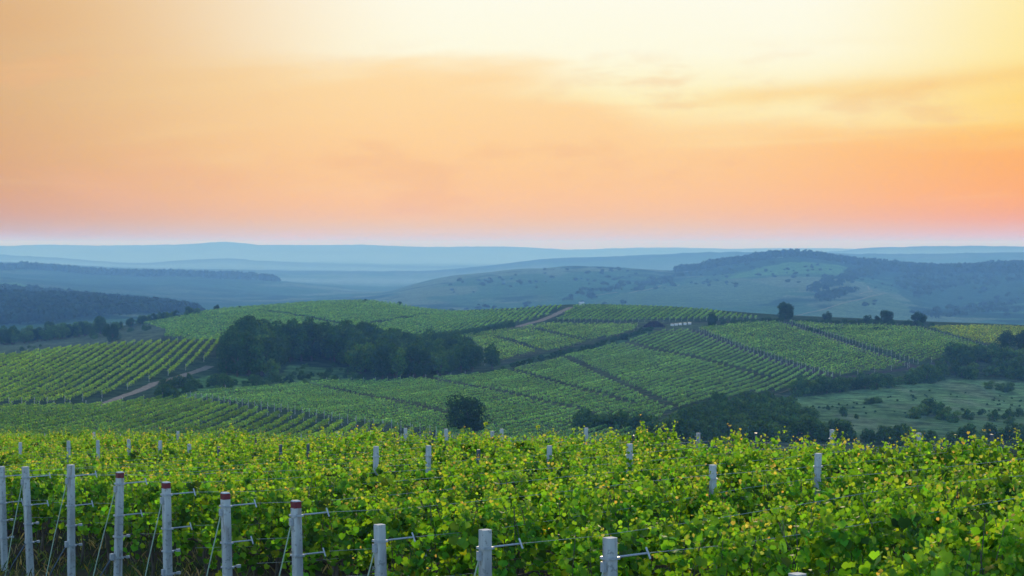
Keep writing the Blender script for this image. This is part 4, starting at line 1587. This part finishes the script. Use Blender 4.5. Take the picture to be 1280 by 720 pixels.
VINES = [vine_variant(100 + i) for i in range(12)]
allv = []
for k in range(-2, NROWS):
    b = row_base(k) if k >= -1 else row_base(-1) + (row_base(-1) - row_base(0)) * .8
    s0, s1 = row_extent(k) if k >= -1 else (1.0, 5.0)
    s = s0 + .5 + random.uniform(0, .3)
    while s < s1:
        p = b + U * s
        allv.append((p.y, k, p.x + random.uniform(-.04, .04), p.y + random.uniform(-.05, .05)))
        s += UNIT * random.uniform(.9, 1.02)
allv.sort()
print('VINES', len(allv))
proto = None
rest = []
for i, (yy, k, X, Y) in enumerate(allv):
    fm, tm = VINES[random.randrange(12)]
    rz = RZ + (math.pi if random.random() < .5 else 0) + random.uniform(-.08, .08)
    sc = random.uniform(.93, 1.06)
    zz = fgz(X, Y)
    if i < 300:
        o = empty('grapevine', (X, Y, zz), rz)
        o.scale = (sc, sc, sc * random.uniform(.95, 1.05))
        tag(o, 'leafy grapevine in ' + ROWNAME.get(k, 'the rows past the left edge post'), 'grapevine', 'grapevines of the foreground rows')
        link(bpy.data.objects.new('foliage', fm), o)
        link(bpy.data.objects.new('trunk', tm), o)
    else:
        rest.append((fm, X, Y, zz, rz, sc))
if rest:
    Vs, Fs, Cs, off = [], [], [], 0
    for fm, X, Y, zz, rz, sc in rest:
        n = len(fm.vertices)
        v = np.empty(n * 3, np.float32); fm.vertices.foreach_get('co', v); v = v.reshape(-1, 3) * sc
        c = np.empty(n * 4, np.float32); fm.attributes['Col'].data.foreach_get('color', c); c = c.reshape(-1, 4)[:, :3]
        li = np.empty(len(fm.loops), np.int32); fm.loops.foreach_get('vertex_index', li)
        ca, sa = math.cos(rz), math.sin(rz)
        Vs.append(np.stack([v[:, 0] * ca - v[:, 1] * sa + X, v[:, 0] * sa + v[:, 1] * ca + Y, v[:, 2] + zz], 1))
        Fs.append(li.reshape(-1, 3) + off); Cs.append(c); off += n
    me = np_mesh('grapevines', np.vstack(Vs), np.vstack(Fs), M_LEAF, np.vstack(Cs))
    o = link(bpy.data.objects.new('grapevines', me))
    tag(o, 'yellow green mass of grapevines along the far brow of the foreground field', 'grapevines', None, 'stuff')

# ---- rough grass on the headland and between the rows
def grass():
    n = 26000
    X = rng.uniform(-14, 8, n)
    Y = rng.uniform(12, 48, n)
    keep = (np.abs(X) < 0.31 * Y) & (fbm(X / 1.3, Y / 1.3, 5, 3) + rng.normal(size=n) * .25 > -0.15)
    X, Y = X[keep], Y[keep]
    n = len(X)
    Z = ground_z(X, Y) - .01
    w = rng.random(n) * 6.283
    h = rng.uniform(.06, .26, n)
    ln = rng.normal(size=(n, 2)) * .09
    wd = .009
    dx, dy = np.cos(w) * wd, np.sin(w) * wd
    V = np.stack([np.stack([X - dx, Y - dy, Z], 1), np.stack([X + dx, Y + dy, Z], 1),
                  np.stack([X + dx * .6 + ln[:, 0] * .4, Y + dy * .6 + ln[:, 1] * .4, Z + h * .6], 1),
                  np.stack([X + ln[:, 0], Y + ln[:, 1], Z + h], 1)], 1).reshape(-1, 3)
    Fq = np.arange(4 * n).reshape(n, 4)
    c = vary((.075, .105, .03), n, .3, .25)
    dry = rng.random(n) < .35
    c[dry] = vary((.20, .165, .09), int(dry.sum()), .25, .1)
    me = np_mesh('grass', V, Fq, M_GRASS, np.repeat(c, 4, 0))
    tag(link(bpy.data.objects.new('grass', me)), 'rough grass on the bare headland under the trellis', 'grass', None, 'stuff')


grass()

# ------------------------------------------------------------------ haze over the whole country
HAZE_DENSITY = 1.9e-4
HAZE_COLOUR = (0.185, 0.425, 0.86)
zlo = float(ZG.min()) - 1.0
zhi = max(float(ZG.max()) + 22.0, 6.0)
hz = MB().box((0, 0, (zlo + zhi) / 2), (70000, 70000, zhi - zlo))
m, t, out = new_mat('haze_air')
pv = nd(t, 'ShaderNodeVolumePrincipled')
pv.inputs['Color'].default_value = HAZE_COLOUR + (1,)
pv.inputs['Density'].default_value = HAZE_DENSITY
pv.inputs['Anisotropy'].default_value = 0.0
pv.inputs['Absorption Color'].default_value = (.94, .78, 0, 1)
t.links.new(pv.outputs[0], out.inputs['Volume'])
o = hz.build('haze', m)
tag(o, kind='stuff')
print('Z', zlo, zhi)
